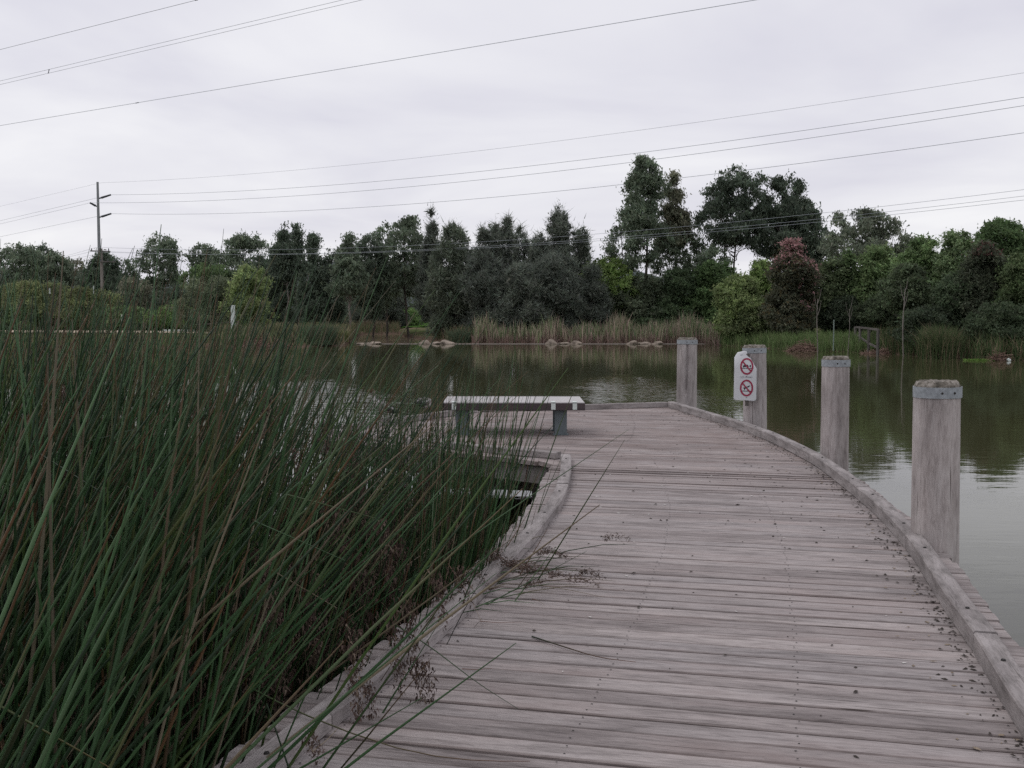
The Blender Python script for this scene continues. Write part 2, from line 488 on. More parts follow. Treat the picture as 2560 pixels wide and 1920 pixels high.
hp = []
for k in range(121):
    px = -2500 + 7000 * k / 120
    h = 150 + 45 * math.sin(k * 0.21 + 0.5) + 25 * math.sin(k * 0.57) + 10 * math.sin(k * 1.9)
    if px > 700: h *= max(0.45, 1 - (px - 700) / 3000)
    d = 3200
    x = (px - 1280) / FPX * d
    hp += [(x, d - 500, -5), (x, d, h * 0.86 + 8), (x, d + 900, 4)]
Fh = [(i * 3 + j, i * 3 + 3 + j, i * 3 + 4 + j, i * 3 + 1 + j) for i in range(120) for j in range(2)]
tag(obj("hills", mesh_np("hills", hp, Fh, M["hill"], smooth=True)), kind="structure", label="low wooded hills on the horizon")

# ------------------------------------------------------------------ boardwalk
UA = math.radians(-13.5)
U = np.array([math.cos(UA), math.sin(UA)]); Vv = np.array([-math.sin(UA), math.cos(UA)])
R_KERB = [(1.18, -1.5), (1.42, 1.0), (1.70, 2.8), (1.97, 4.07), (2.15, 4.8), (2.29, 5.47), (2.46, 6.2), (2.63, 6.97), (2.84, 8.2),
          (3.0, 9.57), (3.12, 10.85), (3.15, 11.8), (3.15, 13.05), (3.08, 14.3), (2.86, 16.0), (2.62, 17.75)]
L_KERB = [(-1.85, -1.5), (-1.62, 0.0), (-1.33, 1.5), (-1.02, 2.8), (-0.82, 3.59), (-0.66, 4.14), (-0.53, 4.61), (-0.46, 4.81), (-0.29, 5.42),
          (-0.22, 5.74), (0.06, 6.99), (0.22, 7.86), (0.37, 8.75), (0.50, 10.05), (0.57, 11.35)]
def offset(pts, d):
    out = []
    for i, p in enumerate(pts):
        a = np.array(pts[max(0, i - 1)]); b = np.array(pts[min(len(pts) - 1, i + 1)])
        t = (b - a) / np.linalg.norm(b - a)
        out.append((p[0] + t[1] * d, p[1] - t[0] * d))
    return out
right_edge = offset(R_KERB, 0.19)
left_edge = offset(L_KERB, -0.20)[:-1] + [(0.42, 11.12)]
NOTCH = [(-0.77, 12.08), (-2.56, 13.72)]
FAR = [(-2.64, 13.85), (-2.42, 14.1), (-1.18, 16.1), (-0.75, 17.0), (1.14, 17.5), (2.1, 17.8)]
OUT = right_edge + [(2.85, 18.0)] + FAR[::-1] + NOTCH[::-1] + left_edge[::-1]
poly = np.array(OUT)
pu, pv = poly @ U, poly @ Vv

def crossings(v):
    r = []
    n = len(pu)
    for i in range(n):
        a, b = pv[i], pv[(i + 1) % n]
        if (a <= v) != (b <= v):
            t = (v - a) / (b - a)
            r.append(pu[i] + t * (pu[(i + 1) % n] - pu[i]))
    return sorted(r)

deck = empty("boardwalk", (0, 0, 0))
tag(deck, "curved weathered timber boardwalk with platform standing in the pond", "boardwalk")
PW, GAP, TH = 0.140, 0.0046, 0.045
nail_pts = []
v = pv.min() + 0.02
pr = random.Random(3)
while v < pv.max() - 0.03:
    c0, c1 = crossings(v + 0.002), crossings(v + PW - 0.002)
    if len(c0) != len(c1) or not c0:
        c0 = c1 = crossings(v + PW / 2)
    dz = pr.gauss(0, 0.0009)
    for k in range(0, len(c0) - 1, 2):
        e0, e1 = pr.uniform(-0.02, 0.012), pr.uniform(-0.012, 0.02)
        a0, a1, b0, b1 = c0[k] + e0, c1[k] + e0, c0[k + 1] + e1, c1[k + 1] + e1
        if b0 - a0 < 0.05 and b1 - a1 < 0.05: continue
        um = (a0 + a1 + b0 + b1) / 4
        tw = pr.gauss(0, 0.0006)
        cup = 0.003
        ring = [(a0 - um, 0), (b0 - um, 0), (b1 - um, PW), (a1 - um, PW)]
        bm = bmesh.new()
        top = []
        bot = []
        ns = max(2, int((b0 - a0) / 0.8))
        rows = []
        for i in range(ns + 1):
            t = i / ns
            sag = pr.gauss(0, 0.0012)
            row = []
            for (ua, ub, w, zz) in ((a0, b0, 0.0, -TH), (a0, b0, 0.0, -0.005), (a0, b0, 0.006, 0.0), (0, 0, PW / 2, cup * 0.6),
                                    (a1, b1, PW - 0.006, 0.0), (a1, b1, PW, -0.005), (a1, b1, PW, -TH)):
                if w == PW / 2: ua, ub = (a0 + a1) / 2, (b0 + b1) / 2
                row.append(bm.verts.new((ua + (ub - ua) * t - um, w - PW / 2, zz + sag + tw * (w / PW - .5) * 8)))
            rows.append(row)
        for i in range(ns):
            for j in range(6):
                bm.faces.new((rows[i][j], rows[i + 1][j], rows[i + 1][j + 1], rows[i][j + 1]))
            bm.faces.new((rows[i][6], rows[i + 1][6], rows[i + 1][0], rows[i][0]))
        bm.faces.new(rows[0]); bm.faces.new(rows[-1][::-1])
        pos = U * um + Vv * (v + PW / 2)
        o = bm_obj("plank", bm, M["plank"], deck, (pos[0], pos[1], DECK + dz), (0, 0, UA))
        nail_pts.append((v, a0, b0, a1, b1, dz))
    v += PW + GAP + pr.uniform(-0.0018, 0.0022)

# nail heads follow the curved joists: four rows between the two edges
NV, NF = [], []
def add_nail(x, y, z, r):
    k = len(NV)
    for i in range(6):
        NV.append((x + r * math.cos(i * 1.047), y + r * math.sin(i * 1.047), z))
    NV.append((x, y, z + 0.0015))
    for i in range(6): NF.append((k + i, k + (i + 1) % 6, k + 6))
def interp_curve(pts, y):
    return float(np.interp(y, [p[1] for p in pts], [p[0] for p in pts]))
for (v0, a0, b0, a1, b1, dz) in nail_pts:
    for fr in (0.03, 0.36, 0.67, 0.965):
        for w in (0.035, 0.105):
            um = a0 + (b0 - a0) * 0.5
            p = U * um + Vv * (v0 + w)
            if p[1] < 11.5:
                xl, xr = interp_curve(L_KERB, p[1]), interp_curve(R_KERB, p[1])
                x = xl + (xr - xl) * fr + pr.uniform(-0.02, 0.02)
                ylin = p[1] + (x - p[0]) * math.tan(UA)
                for _ in range(2):
                    xl, xr = interp_curve(L_KERB, ylin), interp_curve(R_KERB, ylin)
                    x = xl + (xr - xl) * fr + pr.uniform(-0.012, 0.012)
                    ylin = p[1] + (x - p[0]) * math.tan(UA)
                add_nail(x, ylin, DECK + dz + 0.004, 0.0045)
            else:
                uu = a0 + (b0 - a0) * fr
                q = U * uu + Vv * (v0 + w)
                add_nail(q[0], q[1], DECK + dz + 0.004, 0.006)
tag(obj("nail_heads", mesh_np("nail_heads", NV, NF, M["bolt"]), deck), kind="stuff")

def resample(pts, step):
    P = np.array(pts, float)
    # Catmull-Rom
    out = []
    for i in range(len(P) - 1):
        p0, p1, p2, p3 = P[max(i - 1, 0)], P[i], P[i + 1], P[min(i + 2, len(P) - 1)]
        for t in np.linspace(0, 1, 9)[:-1]:
            out.append(0.5 * ((2 * p1) + (-p0 + p2) * t + (2 * p0 - 5 * p1 + 4 * p2 - p3) * t * t + (-p0 + 3 * p1 - 3 * p2 + p3) * t ** 3))
    out.append(P[-1]); out = np.array(out)
    s = np.concatenate([[0], np.cumsum(np.linalg.norm(np.diff(out, axis=0), axis=1))])
    n = max(2, int(round(s[-1] / step)))
    q = np.linspace(0, s[-1], n + 1)
    return np.stack([np.interp(q, s, out[:, 0]), np.interp(q, s, out[:, 1])], 1)

def kerb_rail(name, pts, w, h, z0, seg=2.4, parent=None):
    """Kerb timbers laid end to end along a curve; each length is its own part."""
    P = resample(pts, 0.2)
    n = max(1, int(round(len(P) * 0.2 / seg)))
    cuts = np.linspace(0, len(P) - 1, n + 1).astype(int)
    for a, b in zip(cuts[:-1], cuts[1:]):
        Q = P[a:b + 1]
        T = np.gradient(Q, axis=0); T /= np.linalg.norm(T, axis=1, keepdims=True)
        Nn = np.stack([T[:, 1], -T[:, 0]], 1)
        s = np.concatenate([[0], np.cumsum(np.linalg.norm(np.diff(Q, axis=0), axis=1))])
        Q = Q.copy()
        if len(Q) > 2:
            Q[0] += T[0] * 0.004; Q[-1] -= T[-1] * 0.004
        mid = Q[len(Q) // 2]
        ang = math.atan2(T[len(Q) // 2][1], T[len(Q) // 2][0])
        ca, sa = math.cos(-ang), math.sin(-ang)
        prof = [(-w / 2, 0), (-w / 2, h - .008), (-w / 2 + .008, h), (w / 2 - .008, h), (w / 2, h - .008), (w / 2, 0)]
        wob = pr.uniform(-0.004, 0.004)
        bm = bmesh.new(); rows = []
        for i in range(len(Q)):
            row = []
            for (o_, z_) in prof:
                x, y = Q[i] + Nn[i] * o_ - mid
                row.append(bm.verts.new((x * ca - y * sa, x * sa + y * ca, z_ + wob + pr.uniform(-.0015, .0015))))
            rows.append(row)
        for i in range(len(Q) - 1):
            for j in range(6):
                bm.faces.new((rows[i][j], rows[i + 1][j], rows[i + 1][(j + 1) % 6], rows[i][(j + 1) % 6]))
        bm.faces.new(rows[0][::-1]); bm.faces.new(rows[-1])
        ko = bm_obj(name, bm, M["kerb"], parent, (mid[0], mid[1], z0), (0, 0, ang))
        # a bolt head near each end
        for e in (2, len(Q) - 3):
            if 0 <= e < len(Q):
                x, y = Q[e] - mid
                bmb = bmesh.new()
                bmesh.ops.create_cone(bmb, segments=8, radius1=.011, radius2=.009, depth=.006, cap_ends=True)
                bm_obj("bolt", bmb, M["bolt"], ko, (x * ca - y * sa, x * sa + y * ca, h + wob + .003))
KZ = DECK + 0.006
kerb_rail("kerb_rail", R_KERB, 0.105, 0.095, KZ, 2.3, deck)
kerb_rail("kerb_rail", L_KERB, 0.105, 0.06, KZ, 1.9, deck)
kerb_rail("kerb_rail", [(0.50, 11.42), (-0.72, 12.32), (-2.36, 13.80)], 0.11, 0.07, KZ, 2.2, deck)
kerb_rail("kerb_rail", [(-2.42, 13.92), (-2.25, 14.15), (-1.02, 16.08), (-0.58, 16.86)], 0.10, 0.08, KZ, 1.8, deck)
kerb_rail("kerb_rail", [(-0.50, 16.96), (1.16, 17.36), (2.1, 17.66), (2.56, 17.80)], 0.10, 0.08, KZ, 1.8, deck)

def fascia(pts, z1, z0, t, mat, name="fascia_beam", off=0.0):
    for a, b in zip(pts[:-1], pts[1:]):
        a, b = np.array(a), np.array(b)
        L = np.linalg.norm(b - a); ang = math.atan2(b[1] - a[1], b[0] - a[0])
        nrm = np.array([math.sin(ang), -math.cos(ang)]) * off
        m = (a + b) / 2 + nrm
        box(name, (L - 0.006, t, z1 - z0), mat, deck, (m[0], m[1], (z0 + z1) / 2), (0, 0, ang), 0.006)
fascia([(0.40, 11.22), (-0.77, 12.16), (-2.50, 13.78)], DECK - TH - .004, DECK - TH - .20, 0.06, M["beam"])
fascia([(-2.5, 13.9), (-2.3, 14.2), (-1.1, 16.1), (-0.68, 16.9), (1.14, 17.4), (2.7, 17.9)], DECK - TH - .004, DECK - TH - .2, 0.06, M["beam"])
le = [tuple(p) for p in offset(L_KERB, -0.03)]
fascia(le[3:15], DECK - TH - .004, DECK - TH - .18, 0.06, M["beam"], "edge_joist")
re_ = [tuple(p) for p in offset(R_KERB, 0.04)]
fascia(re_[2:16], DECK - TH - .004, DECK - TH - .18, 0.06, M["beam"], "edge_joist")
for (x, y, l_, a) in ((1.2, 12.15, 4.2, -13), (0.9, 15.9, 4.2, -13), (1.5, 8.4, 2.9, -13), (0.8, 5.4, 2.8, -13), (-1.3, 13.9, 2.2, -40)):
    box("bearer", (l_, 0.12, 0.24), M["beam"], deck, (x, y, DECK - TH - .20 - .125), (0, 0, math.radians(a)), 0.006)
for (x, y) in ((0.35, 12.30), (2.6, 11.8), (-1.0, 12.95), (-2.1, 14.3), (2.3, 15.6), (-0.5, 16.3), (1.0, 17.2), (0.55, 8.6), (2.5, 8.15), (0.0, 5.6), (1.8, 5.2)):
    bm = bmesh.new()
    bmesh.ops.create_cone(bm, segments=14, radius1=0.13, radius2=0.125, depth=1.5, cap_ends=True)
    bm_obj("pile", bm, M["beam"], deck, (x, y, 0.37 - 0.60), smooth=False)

# ------------------------------------------------------------------ timber posts
def timber_post(x, y, ztop, r, label, seed, lean=(0, 0), groove=None, flare=0.12):
    rr = random.Random(seed)
    root = empty("timber_post", (x, y, 0), rr.uniform(0, .3))
    root.rotation_euler = (lean[1], lean[0], 0)
    tag(root, label, "post", "timber posts along the boardwalk edge")
    S = 40; zs = np.concatenate([np.linspace(-0.6, ztop - .12, 16), [ztop - .11, ztop - 0.035, ztop - .004, ztop]])
    ph = [rr.uniform(0, 6.3) for _ in range(6)]
    V = []
    for z in zs:
        for i in range(S):
            a = i * 2 * math.pi / S
            q = r * (1 + flare * (ztop - z) / 2.5 * .5)
            q *= 1 + .012 * math.sin(3 * a + ph[0]) + .008 * math.sin(7 * a + ph[1] + z) + .01 * math.sin(2.3 * z + ph[2] + a) + rr.gauss(0, .002)
            if groove:
                ga, gz0, gz1, gd = groove
                da = (a - ga + math.pi) % (2 * math.pi) - math.pi
                if gz0 < z < gz1: q -= gd * math.exp(-(da / .075) ** 2)
            if z > ztop - .02: q *= 0.90
            if z > ztop - .002: q *= 0.94
            zz = z + (rr.gauss(0, .004) if z > ztop - .01 else 0)
            V.append((q * math.cos(a), q * math.sin(a), zz))
    V.append((0, 0, ztop + .004))
    n = len(zs)
    F = [(k * S + i, k * S + (i + 1) % S, (k + 1) * S + (i + 1) % S, (k + 1) * S + i) for k in range(n - 1) for i in range(S)]
    me = bpy.data.meshes.new("shaft")
    me.from_pydata(V, [], F + [((n - 1) * S + i, (n - 1) * S + (i + 1) % S, n * S) for i in range(S)])
    for p in me.polygons: p.use_smooth = p.center.z < ztop - .01
    me.materials.append(M["post"]); me.materials.append(M["post_top"])
    for p in me.polygons:
        if p.center.z > ztop - .028: p.material_index = 1
    obj("shaft", me, root)
    bm = bmesh.new(); rows = []
    for (q, z) in ((r * 1.015, ztop - .105), (r * 1.045, ztop - .105), (r * 1.045, ztop - .034), (r * 1.015, ztop - .034)):
        rows.append([bm.verts.new((q * math.cos(i * 2 * math.pi / S), q * math.sin(i * 2 * math.pi / S), z)) for i in range(S)])
    for k in range(4):
        for i in range(S):
            bm.faces.new((rows[k][i], rows[k][(i + 1) % S], rows[(k + 1) % 4][(i + 1) % S], rows[(k + 1) % 4][i]))
    bo = bm_obj("metal_band", bm, M["galv"], root, smooth=False)
    for a in (-1.75, -1.2):
        bmb = bmesh.new(); bmesh.ops.create_uvsphere(bmb, u_segments=8, v_segments=5, radius=.008)
        bm_obj("nail", bmb, M["bolt"], bo, (r * 1.045 * math.cos(a), r * 1.045 * math.sin(a), ztop - .07))
    return root

m, n, l, b = new_mat("mossy_post_top")
f = noise(n, l, mapping(n, l, (1, 1, 1)), 28, 5, .65)
l.new(ramp(n, l, f, [(.34, (.05, .045, .035)), (.5, (.17, .15, .125)), (.68, (.36, .33, .30))]), b.inputs["Base Color"])
b.inputs["Roughness"].default_value = .95
M["post_top"] = m
timber_post(2.815, 7.08, 1.955, .146, "nearest and largest round timber post with grey metal band", 1, lean=(-.010, 0))
timber_post(3.40, 11.3, 1.950, .140, "timber post second from the camera, between the nearest post and the signed post", 2, lean=(-.004, 0),
            groove=(-1.95, .9, 1.75, .012))
post3 = timber_post(3.33, 14.65, 1.968, .154, "timber post carrying the white prohibition sign", 3, lean=(-.022, 0))
timber_post(2.955, 18.26, 1.985, .166, "farthest timber post, split down its front, at the platform corner", 4, lean=(.004, 0), groove=(-1.75, 1.2, 1.9, .05))

# ------------------------------------------------------------------ prohibition sign on the third post
sg = empty("prohibition_sign", (3.125, 14.44, 1.235), math.radians(-9))
tag(sg, "white plate with two red no-swimming and no-diving circles on a post", "sign")
SW, SH = 0.30, 0.66
def sign_y(x, z):
    """Bent plate: curls back along the right edge and at its upper corners."""
    y = 0.9 * max(0, x - 0.02) ** 2 * 2.0
    u = (z - 0.40) / 0.26
    if u > 0: y += 0.05 * u * u * (0.6 + 1.6 * abs(x + 0.02) / .16)
    return y
def outline_half(z):
    rad = .03
    lx, rx = -SW / 2 + .006 * z, SW / 2
    if z > .42: rx = SW / 2 - (z - .42) * .58
    if z > .61: lx += (z - .61) * .9
    if z < rad: k = rad - math.sqrt(max(0, rad ** 2 - (rad - z) ** 2)); lx += k; rx -= k
    return lx, rx
zz = np.concatenate([[0, .004, .01, .02, .03], np.linspace(.06, .63, 20), [.645, .66]])
NXS = 14
bm = bmesh.new(); fr, bk = [], []
for z in zz:
    lx, rx = outline_half(z)
    zt = z - (0.03 * max(0, -(lx + .08)) if z > .6 else 0)
    f_, k_ = [], []
    for i in range(NXS + 1):
        x = lx + (rx - lx) * i / NXS
        zq = zt - (max(0, -x - .02) * .22 if z > .55 else 0) - (0.10 * max(0, x) if z < .05 else 0) * (1 - z / .05)
        y = sign_y(x, zq)
        f_.append(bm.verts.new((x, y, zq))); k_.append(bm.verts.new((x, y + .003, zq)))
    fr.append(f_); bk.append(k_)
for j in range(len(zz) - 1):
    for i in range(NXS):
        bm.faces.new((fr[j][i], fr[j][i + 1], fr[j + 1][i + 1], fr[j + 1][i]))
        bm.faces.new((bk[j][i], bk[j + 1][i], bk[j + 1][i + 1], bk[j][i + 1]))
    bm.faces.new((fr[j][0], fr[j + 1][0], bk[j + 1][0], bk[j][0]))
    bm.faces.new((fr[j][NXS], bk[j][NXS], bk[j + 1][NXS], fr[j + 1][NXS]))
for i in range(NXS):
    bm.faces.new((fr[0][i], bk[0][i], bk[0][i + 1], fr[0][i + 1]))
    bm.faces.new((fr[-1][i], fr[-1][i + 1], bk[-1][i + 1], bk[-1][i]))
plate = bm_obj("plate", bm, M["sign"], sg, smooth=True)
def on_plate(name, polys, mat, lift):
    V, F = [], []
    for pl in polys:
        k = len(V)
        V += [(x, sign_y(x, z) - lift, z) for x, z in pl]
        F.append(list(range(k, k + len(pl))))
    me = bpy.data.meshes.new(name); me.from_pydata(V, [], F); me.materials.append(mat)
    return obj(name, me, plate)
def band(x0, z0, x1, z1, w, n=10):
    dx, dz = x1 - x0, z1 - z0; L = math.hypot(dx, dz); nx, nz_ = -dz / L * w / 2, dx / L * w / 2
    r = []
    for i in range(n):
        a, b_ = i / n, (i + 1) / n
        r.append([(x0 + dx * a + nx, z0 + dz * a + nz_), (x0 + dx * a - nx, z0 + dz * a - nz_),
                  (x0 + dx * b_ - nx, z0 + dz * b_ - nz_), (x0 + dx * b_ + nx, z0 + dz * b_ + nz_)])
    return r
def ring_polys(cx, cz, rx, rz, w, n=40):
    r = []
    for i in range(n):
        a, b_ = i * 2 * math.pi / n, (i + 1) * 2 * math.pi / n
        r.append([(cx + rx * math.cos(a), cz + rz * math.sin(a)), (cx + (rx - w) * math.cos(a), cz + (rz - w) * math.sin(a)),
                  (cx + (rx - w) * math.cos(b_), cz + (rz - w) * math.sin(b_)), (cx + rx * math.cos(b_), cz + rz * math.sin(b_))])
    return r
def blob(cx, cz, rx, rz, rot=0, n=12):
    c, s = math.cos(rot), math.sin(rot)
    return [[(cx + rx * math.cos(t) * c - rz * math.sin(t) * s, cz + rx * math.cos(t) * s + rz * math.sin(t) * c)
             for t in [i * 2 * math.pi / n for i in range(n)]]]
CX, RXI, RZI = 0.018, 0.088, 0.112
for cz, kind in ((0.455, "swim"), (0.165, "dive")):
    blk = []
    if kind == "swim":
        blk += band(CX - .05, cz - .005, CX + .01, cz + .012, .022) + blob(CX + .045, cz + .005, .010, .016)
        blk += band(CX - .03, cz + .018, CX - .045, cz + .010, .008, 3) + band(CX + .0, cz + .022, CX + .022, cz - .004, .014, 4)
        for i in range(8): blk += band(CX - .062 + i * .0155, cz - .028 + .004 * (i % 2), CX - .046 + i * .0155, cz - .024 - .004 * (i % 2), .008, 1)
    else:
        blk += blob(CX + .03, cz + .022, .020, .007, .8) + band(CX - .018, cz - .005, CX - .034, cz - .034, .008, 4)
        blk += band(CX - .022, cz - .004, CX + .028, cz + .024, .012, 5) + blob(CX - .032, cz + .000, .009, .011)
        for i in range(8): blk += band(CX - .062 + i * .0155, cz - .045 + .005 * (i % 2), CX - .046 + i * .0155, cz - .040 - .005 * (i % 2), .008, 1)
    on_plate("pictogram", blk, M["sign_black"], .0025)
    on_plate("red_circle", ring_polys(CX, cz, RXI, RZI, .022), M["sign_red"], .0035)
    on_plate("red_slash", band(CX - .060, cz + .072, CX + .060, cz - .072, .018), M["sign_red"], .0042)
def text_part(txt, size, x, z, mat):
    cu = bpy.data.curves.new("lettering", 'FONT'); cu.body = txt; cu.size = size; cu.align_x = 'CENTER'
    cu.materials.append(mat)
    tmp = bpy.data.objects.new("lettering", cu)
    me = bpy.data.meshes.new_from_object(tmp)
    bpy.data.objects.remove(tmp)
    o = obj("lettering", me, plate); o.location = (x, sign_y(x, z) - .004, z); o.rotation_euler = (math.pi / 2, 0, .04)
text_part("NO DIVING", .030, CX - .004, .300, M["sign_grey"])
text_part("NO", .026, CX - .068, .598, M["sign_grey"])
for (x, z) in ((CX + .01, .628), (CX, .322), (CX, .038)):
    bmb = bmesh.new(); bmesh.ops.create_uvsphere(bmb, u_segments=8, v_segments=5, radius=.006)
    bm_obj("screw", bmb, M["bolt"], plate, (x, sign_y(x, z) - .002, z))
box("backing_strip", (.05, .03, .70), M["far_timber"], sg, (.03, .045, .27))

# ------------------------------------------------------------------ bench
m, n, l, b = new_mat("bench_boards")
v = mapping(n, l, (1.2, 9, 9)); f1 = noise(n, l, v, 1.5, 5, .6); f2 = noise(n, l, mapping(n, l, (3, 3, 3)), 1.0, 3)
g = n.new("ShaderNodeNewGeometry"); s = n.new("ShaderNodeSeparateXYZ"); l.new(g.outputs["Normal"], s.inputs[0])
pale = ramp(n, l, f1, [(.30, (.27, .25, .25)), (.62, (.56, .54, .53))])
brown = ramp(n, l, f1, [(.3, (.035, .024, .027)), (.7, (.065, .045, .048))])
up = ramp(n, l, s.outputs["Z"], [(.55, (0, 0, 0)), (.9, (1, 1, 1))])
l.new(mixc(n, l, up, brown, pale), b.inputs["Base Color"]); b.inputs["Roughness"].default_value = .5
M["bench_brown"] = m
bench = empty("park_bench", (0.02, 14.02, DECK))
tag(bench, "long backless bench with bleached boards and brown edges on steel legs", "bench")
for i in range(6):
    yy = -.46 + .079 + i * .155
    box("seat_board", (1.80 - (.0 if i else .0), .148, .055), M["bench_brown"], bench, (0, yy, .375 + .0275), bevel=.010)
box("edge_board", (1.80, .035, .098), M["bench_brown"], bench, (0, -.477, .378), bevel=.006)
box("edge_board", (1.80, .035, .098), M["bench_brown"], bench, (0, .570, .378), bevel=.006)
for sx in (-.66, .60):
    box("steel_bearer", (.14, .90, .05), M["steel"], bench, (sx, .03, .349), bevel=.004)
    for yy in (-.30, .22):
        lg = empty("leg", (sx, yy, 0), parent=bench)
        box("web", (.012, .11, .322), M["steel"], lg, (0, 0, .161))
        box("flange", (.155, .012, .322), M["steel"], lg, (0, -.06, .161))
        box("flange", (.155, .012, .322), M["steel"], lg, (0, .06, .161))
        box("foot_plate", (.20, .18, .010), M["steel"], lg, (0, 0, .0095))
for sx in (.50, .77, -.75):
    box("white_strap", (.055, .004, .080), M["white_paint"], bench, (sx, -.498, .380))
    box("white_strap", (.055, .16, .004), M["white_paint"], bench, (sx, -.42, .433))

# ------------------------------------------------------------------ ducks
def loft(name, prof, mat, parent, S=14, colf=None, mods=None):
    """prof: list of (x, z, half-width, half-height) along the body in the x-z plane."""
    P = np.array(prof, float)
    t = np.arange(len(P)); tt = np.linspace(0, len(P) - 1, (len(P) - 1) * 3 + 1)
    P = np.stack([np.interp(tt, t, P[:, k]) for k in range(4)], 1)
    for _ in range(2): P[1:-1] = .25 * P[:-2] + .5 * P[1:-1] + .25 * P[2:]
    T = np.gradient(P[:, :2], axis=0); T /= np.linalg.norm(T, axis=1, keepdims=True)
    V, C = [], []
    for i in range(len(P)):
        nx, nz_ = -T[i, 1], T[i, 0]
        for k in range(S):
            a = 2 * math.pi * k / S
            hw, hh = P[i, 2] * math.cos(a), P[i, 3] * math.sin(a)
            V.append((P[i, 0] + nx * hh, hw, P[i, 1] + nz_ * hh))
            C.append(colf(i / (len(P) - 1), math.sin(a), V[-1]))
    n = len(P)
    F = [(i * S + k, i * S + (k + 1) % S, (i + 1) * S + (k + 1) % S, (i + 1) * S + k) for i in range(n - 1) for k in range(S)]
    return obj(name, mesh_np(name, V, F, mat, np.array(C), True), parent)
dr = random.Random(5)
def duck_col(t, up, p):
    j = dr.uniform(.85, 1.15)
    if t > .93: c = (.05, .045, .04)
    elif t > .66: c = (.085, .050, .032)
    elif t > .5: c = (.17, .135, .115) if dr.random() > .35 else (.30, .26, .24)
    elif t < .17: c = (.02, .02, .02)
    elif up > .6: c = (.10, .09, .085)
    else: c = (.34, .32, .31) if dr.random() > .3 else (.50, .48, .47)
    return tuple(x * j for x in c)
def duck_extras(root, wing_z, wing_pitch, leg_h):
    for sy in (-1, 1):
        V, F = [], []
        bm = bmesh.new(); bmesh.ops.create_uvsphere(bm, u_segments=12, v_segments=8, radius=1)
        bmesh.ops.scale(bm, vec=(.125, .022, .052), verts=bm.verts)
        me = bpy.data.meshes.new("wing"); bm.to_mesh(me); bm.free()
        a = me.attributes.new("Col", 'FLOAT_COLOR', 'POINT')
        for i, vv in enumerate(me.vertices):
            c = (.20, .185, .175) if vv.co.x > -.02 else (.035, .033, .035)
            if .015 < vv.co.z < .035: c = (.42, .41, .40)
            a.data[i].color = (*c, 1)
        for p in me.polygons: p.use_smooth = True
        me.materials.append(M["feather"])
        obj("wing", me, root, (-.055, sy * .068, wing_z), (0, wing_pitch, 0))
        lg = obj("leg", tube_mesh("leg", [(0, sy * .035, leg_h + .05), (.0, sy * .035, leg_h * .55), (-.012, sy * .035, .004)], [.011, .006, .006], M["bolt"], 6), root)
        V = [(-.015, sy * .035, .006), (.045, sy * .035 - .026, .003), (.055, sy * .035, .004), (.045, sy * .035 + .026, .003), (-.02, sy * .035, .0)]
        obj("foot", mesh_np("foot", V, [(0, 1, 2), (0, 2, 3), (4, 2, 1), (4, 3, 2)], M["bolt"]), lg)
kp = at(948, 1047, 15.0)
duck = empty("duck", (-1.80, 14.87, KZ + .08), math.radians(187))
tag(duck, "brown-headed grey duck standing upright with raised neck on the platform kerb", "duck")
loft("body", [(-.27, .085, .010, .006), (-.20, .105, .045, .022), (-.12, .135, .072, .060), (-.03, .170, .086, .080), (.05, .215, .080, .078),
              (.095, .265, .052, .055), (.108, .315, .031, .033), (.110, .355, .027, .029), (.122, .392, .033, .038), (.150, .400, .031, .034),
              (.178, .392, .018, .018), (.200, .386, .012, .008), (.215, .383, .006, .004)], M["feather"], duck, colf=duck_col)
duck_extras(duck, .185, math.radians(-28), .07)
for sy in (-1, 1):
    bmb = bmesh.new(); bmesh.ops.create_uvsphere(bmb, u_segments=8, v_segments=6, radius=.006)
    bm_obj("eye", bmb, M["bolt"], duck, (.155, sy * .030, .408))
duck2 = empty("duck", (-1.27, 15.70, KZ + .08), math.radians(62))
tag(duck2, "pale duck hunched over preening on the kerb, just left of the bench", "duck")
loft("body", [(-.20, .155, .010, .006), (-.15, .150, .040, .024), (-.08, .155, .075, .065), (.0, .165, .088, .085), (.07, .165, .074, .074),
              (.112, .135, .040, .044), (.120, .095, .027, .029), (.105, .066, .030, .033), (.082, .055, .024, .026), (.055, .060, .011, .009), (.040, .064, .006, .004)],
     M["feather"], duck2, colf=duck_col)
duck_extras(duck2, .180, math.radians(-4), .07)
for sy in (-1, 1):
    bmb = bmesh.new(); bmesh.ops.create_uvsphere(bmb, u_segments=8, v_segments=6, radius=.006)
    bm_obj("eye", bmb, M["bolt"], duck2, (.10, sy * .030, .055))

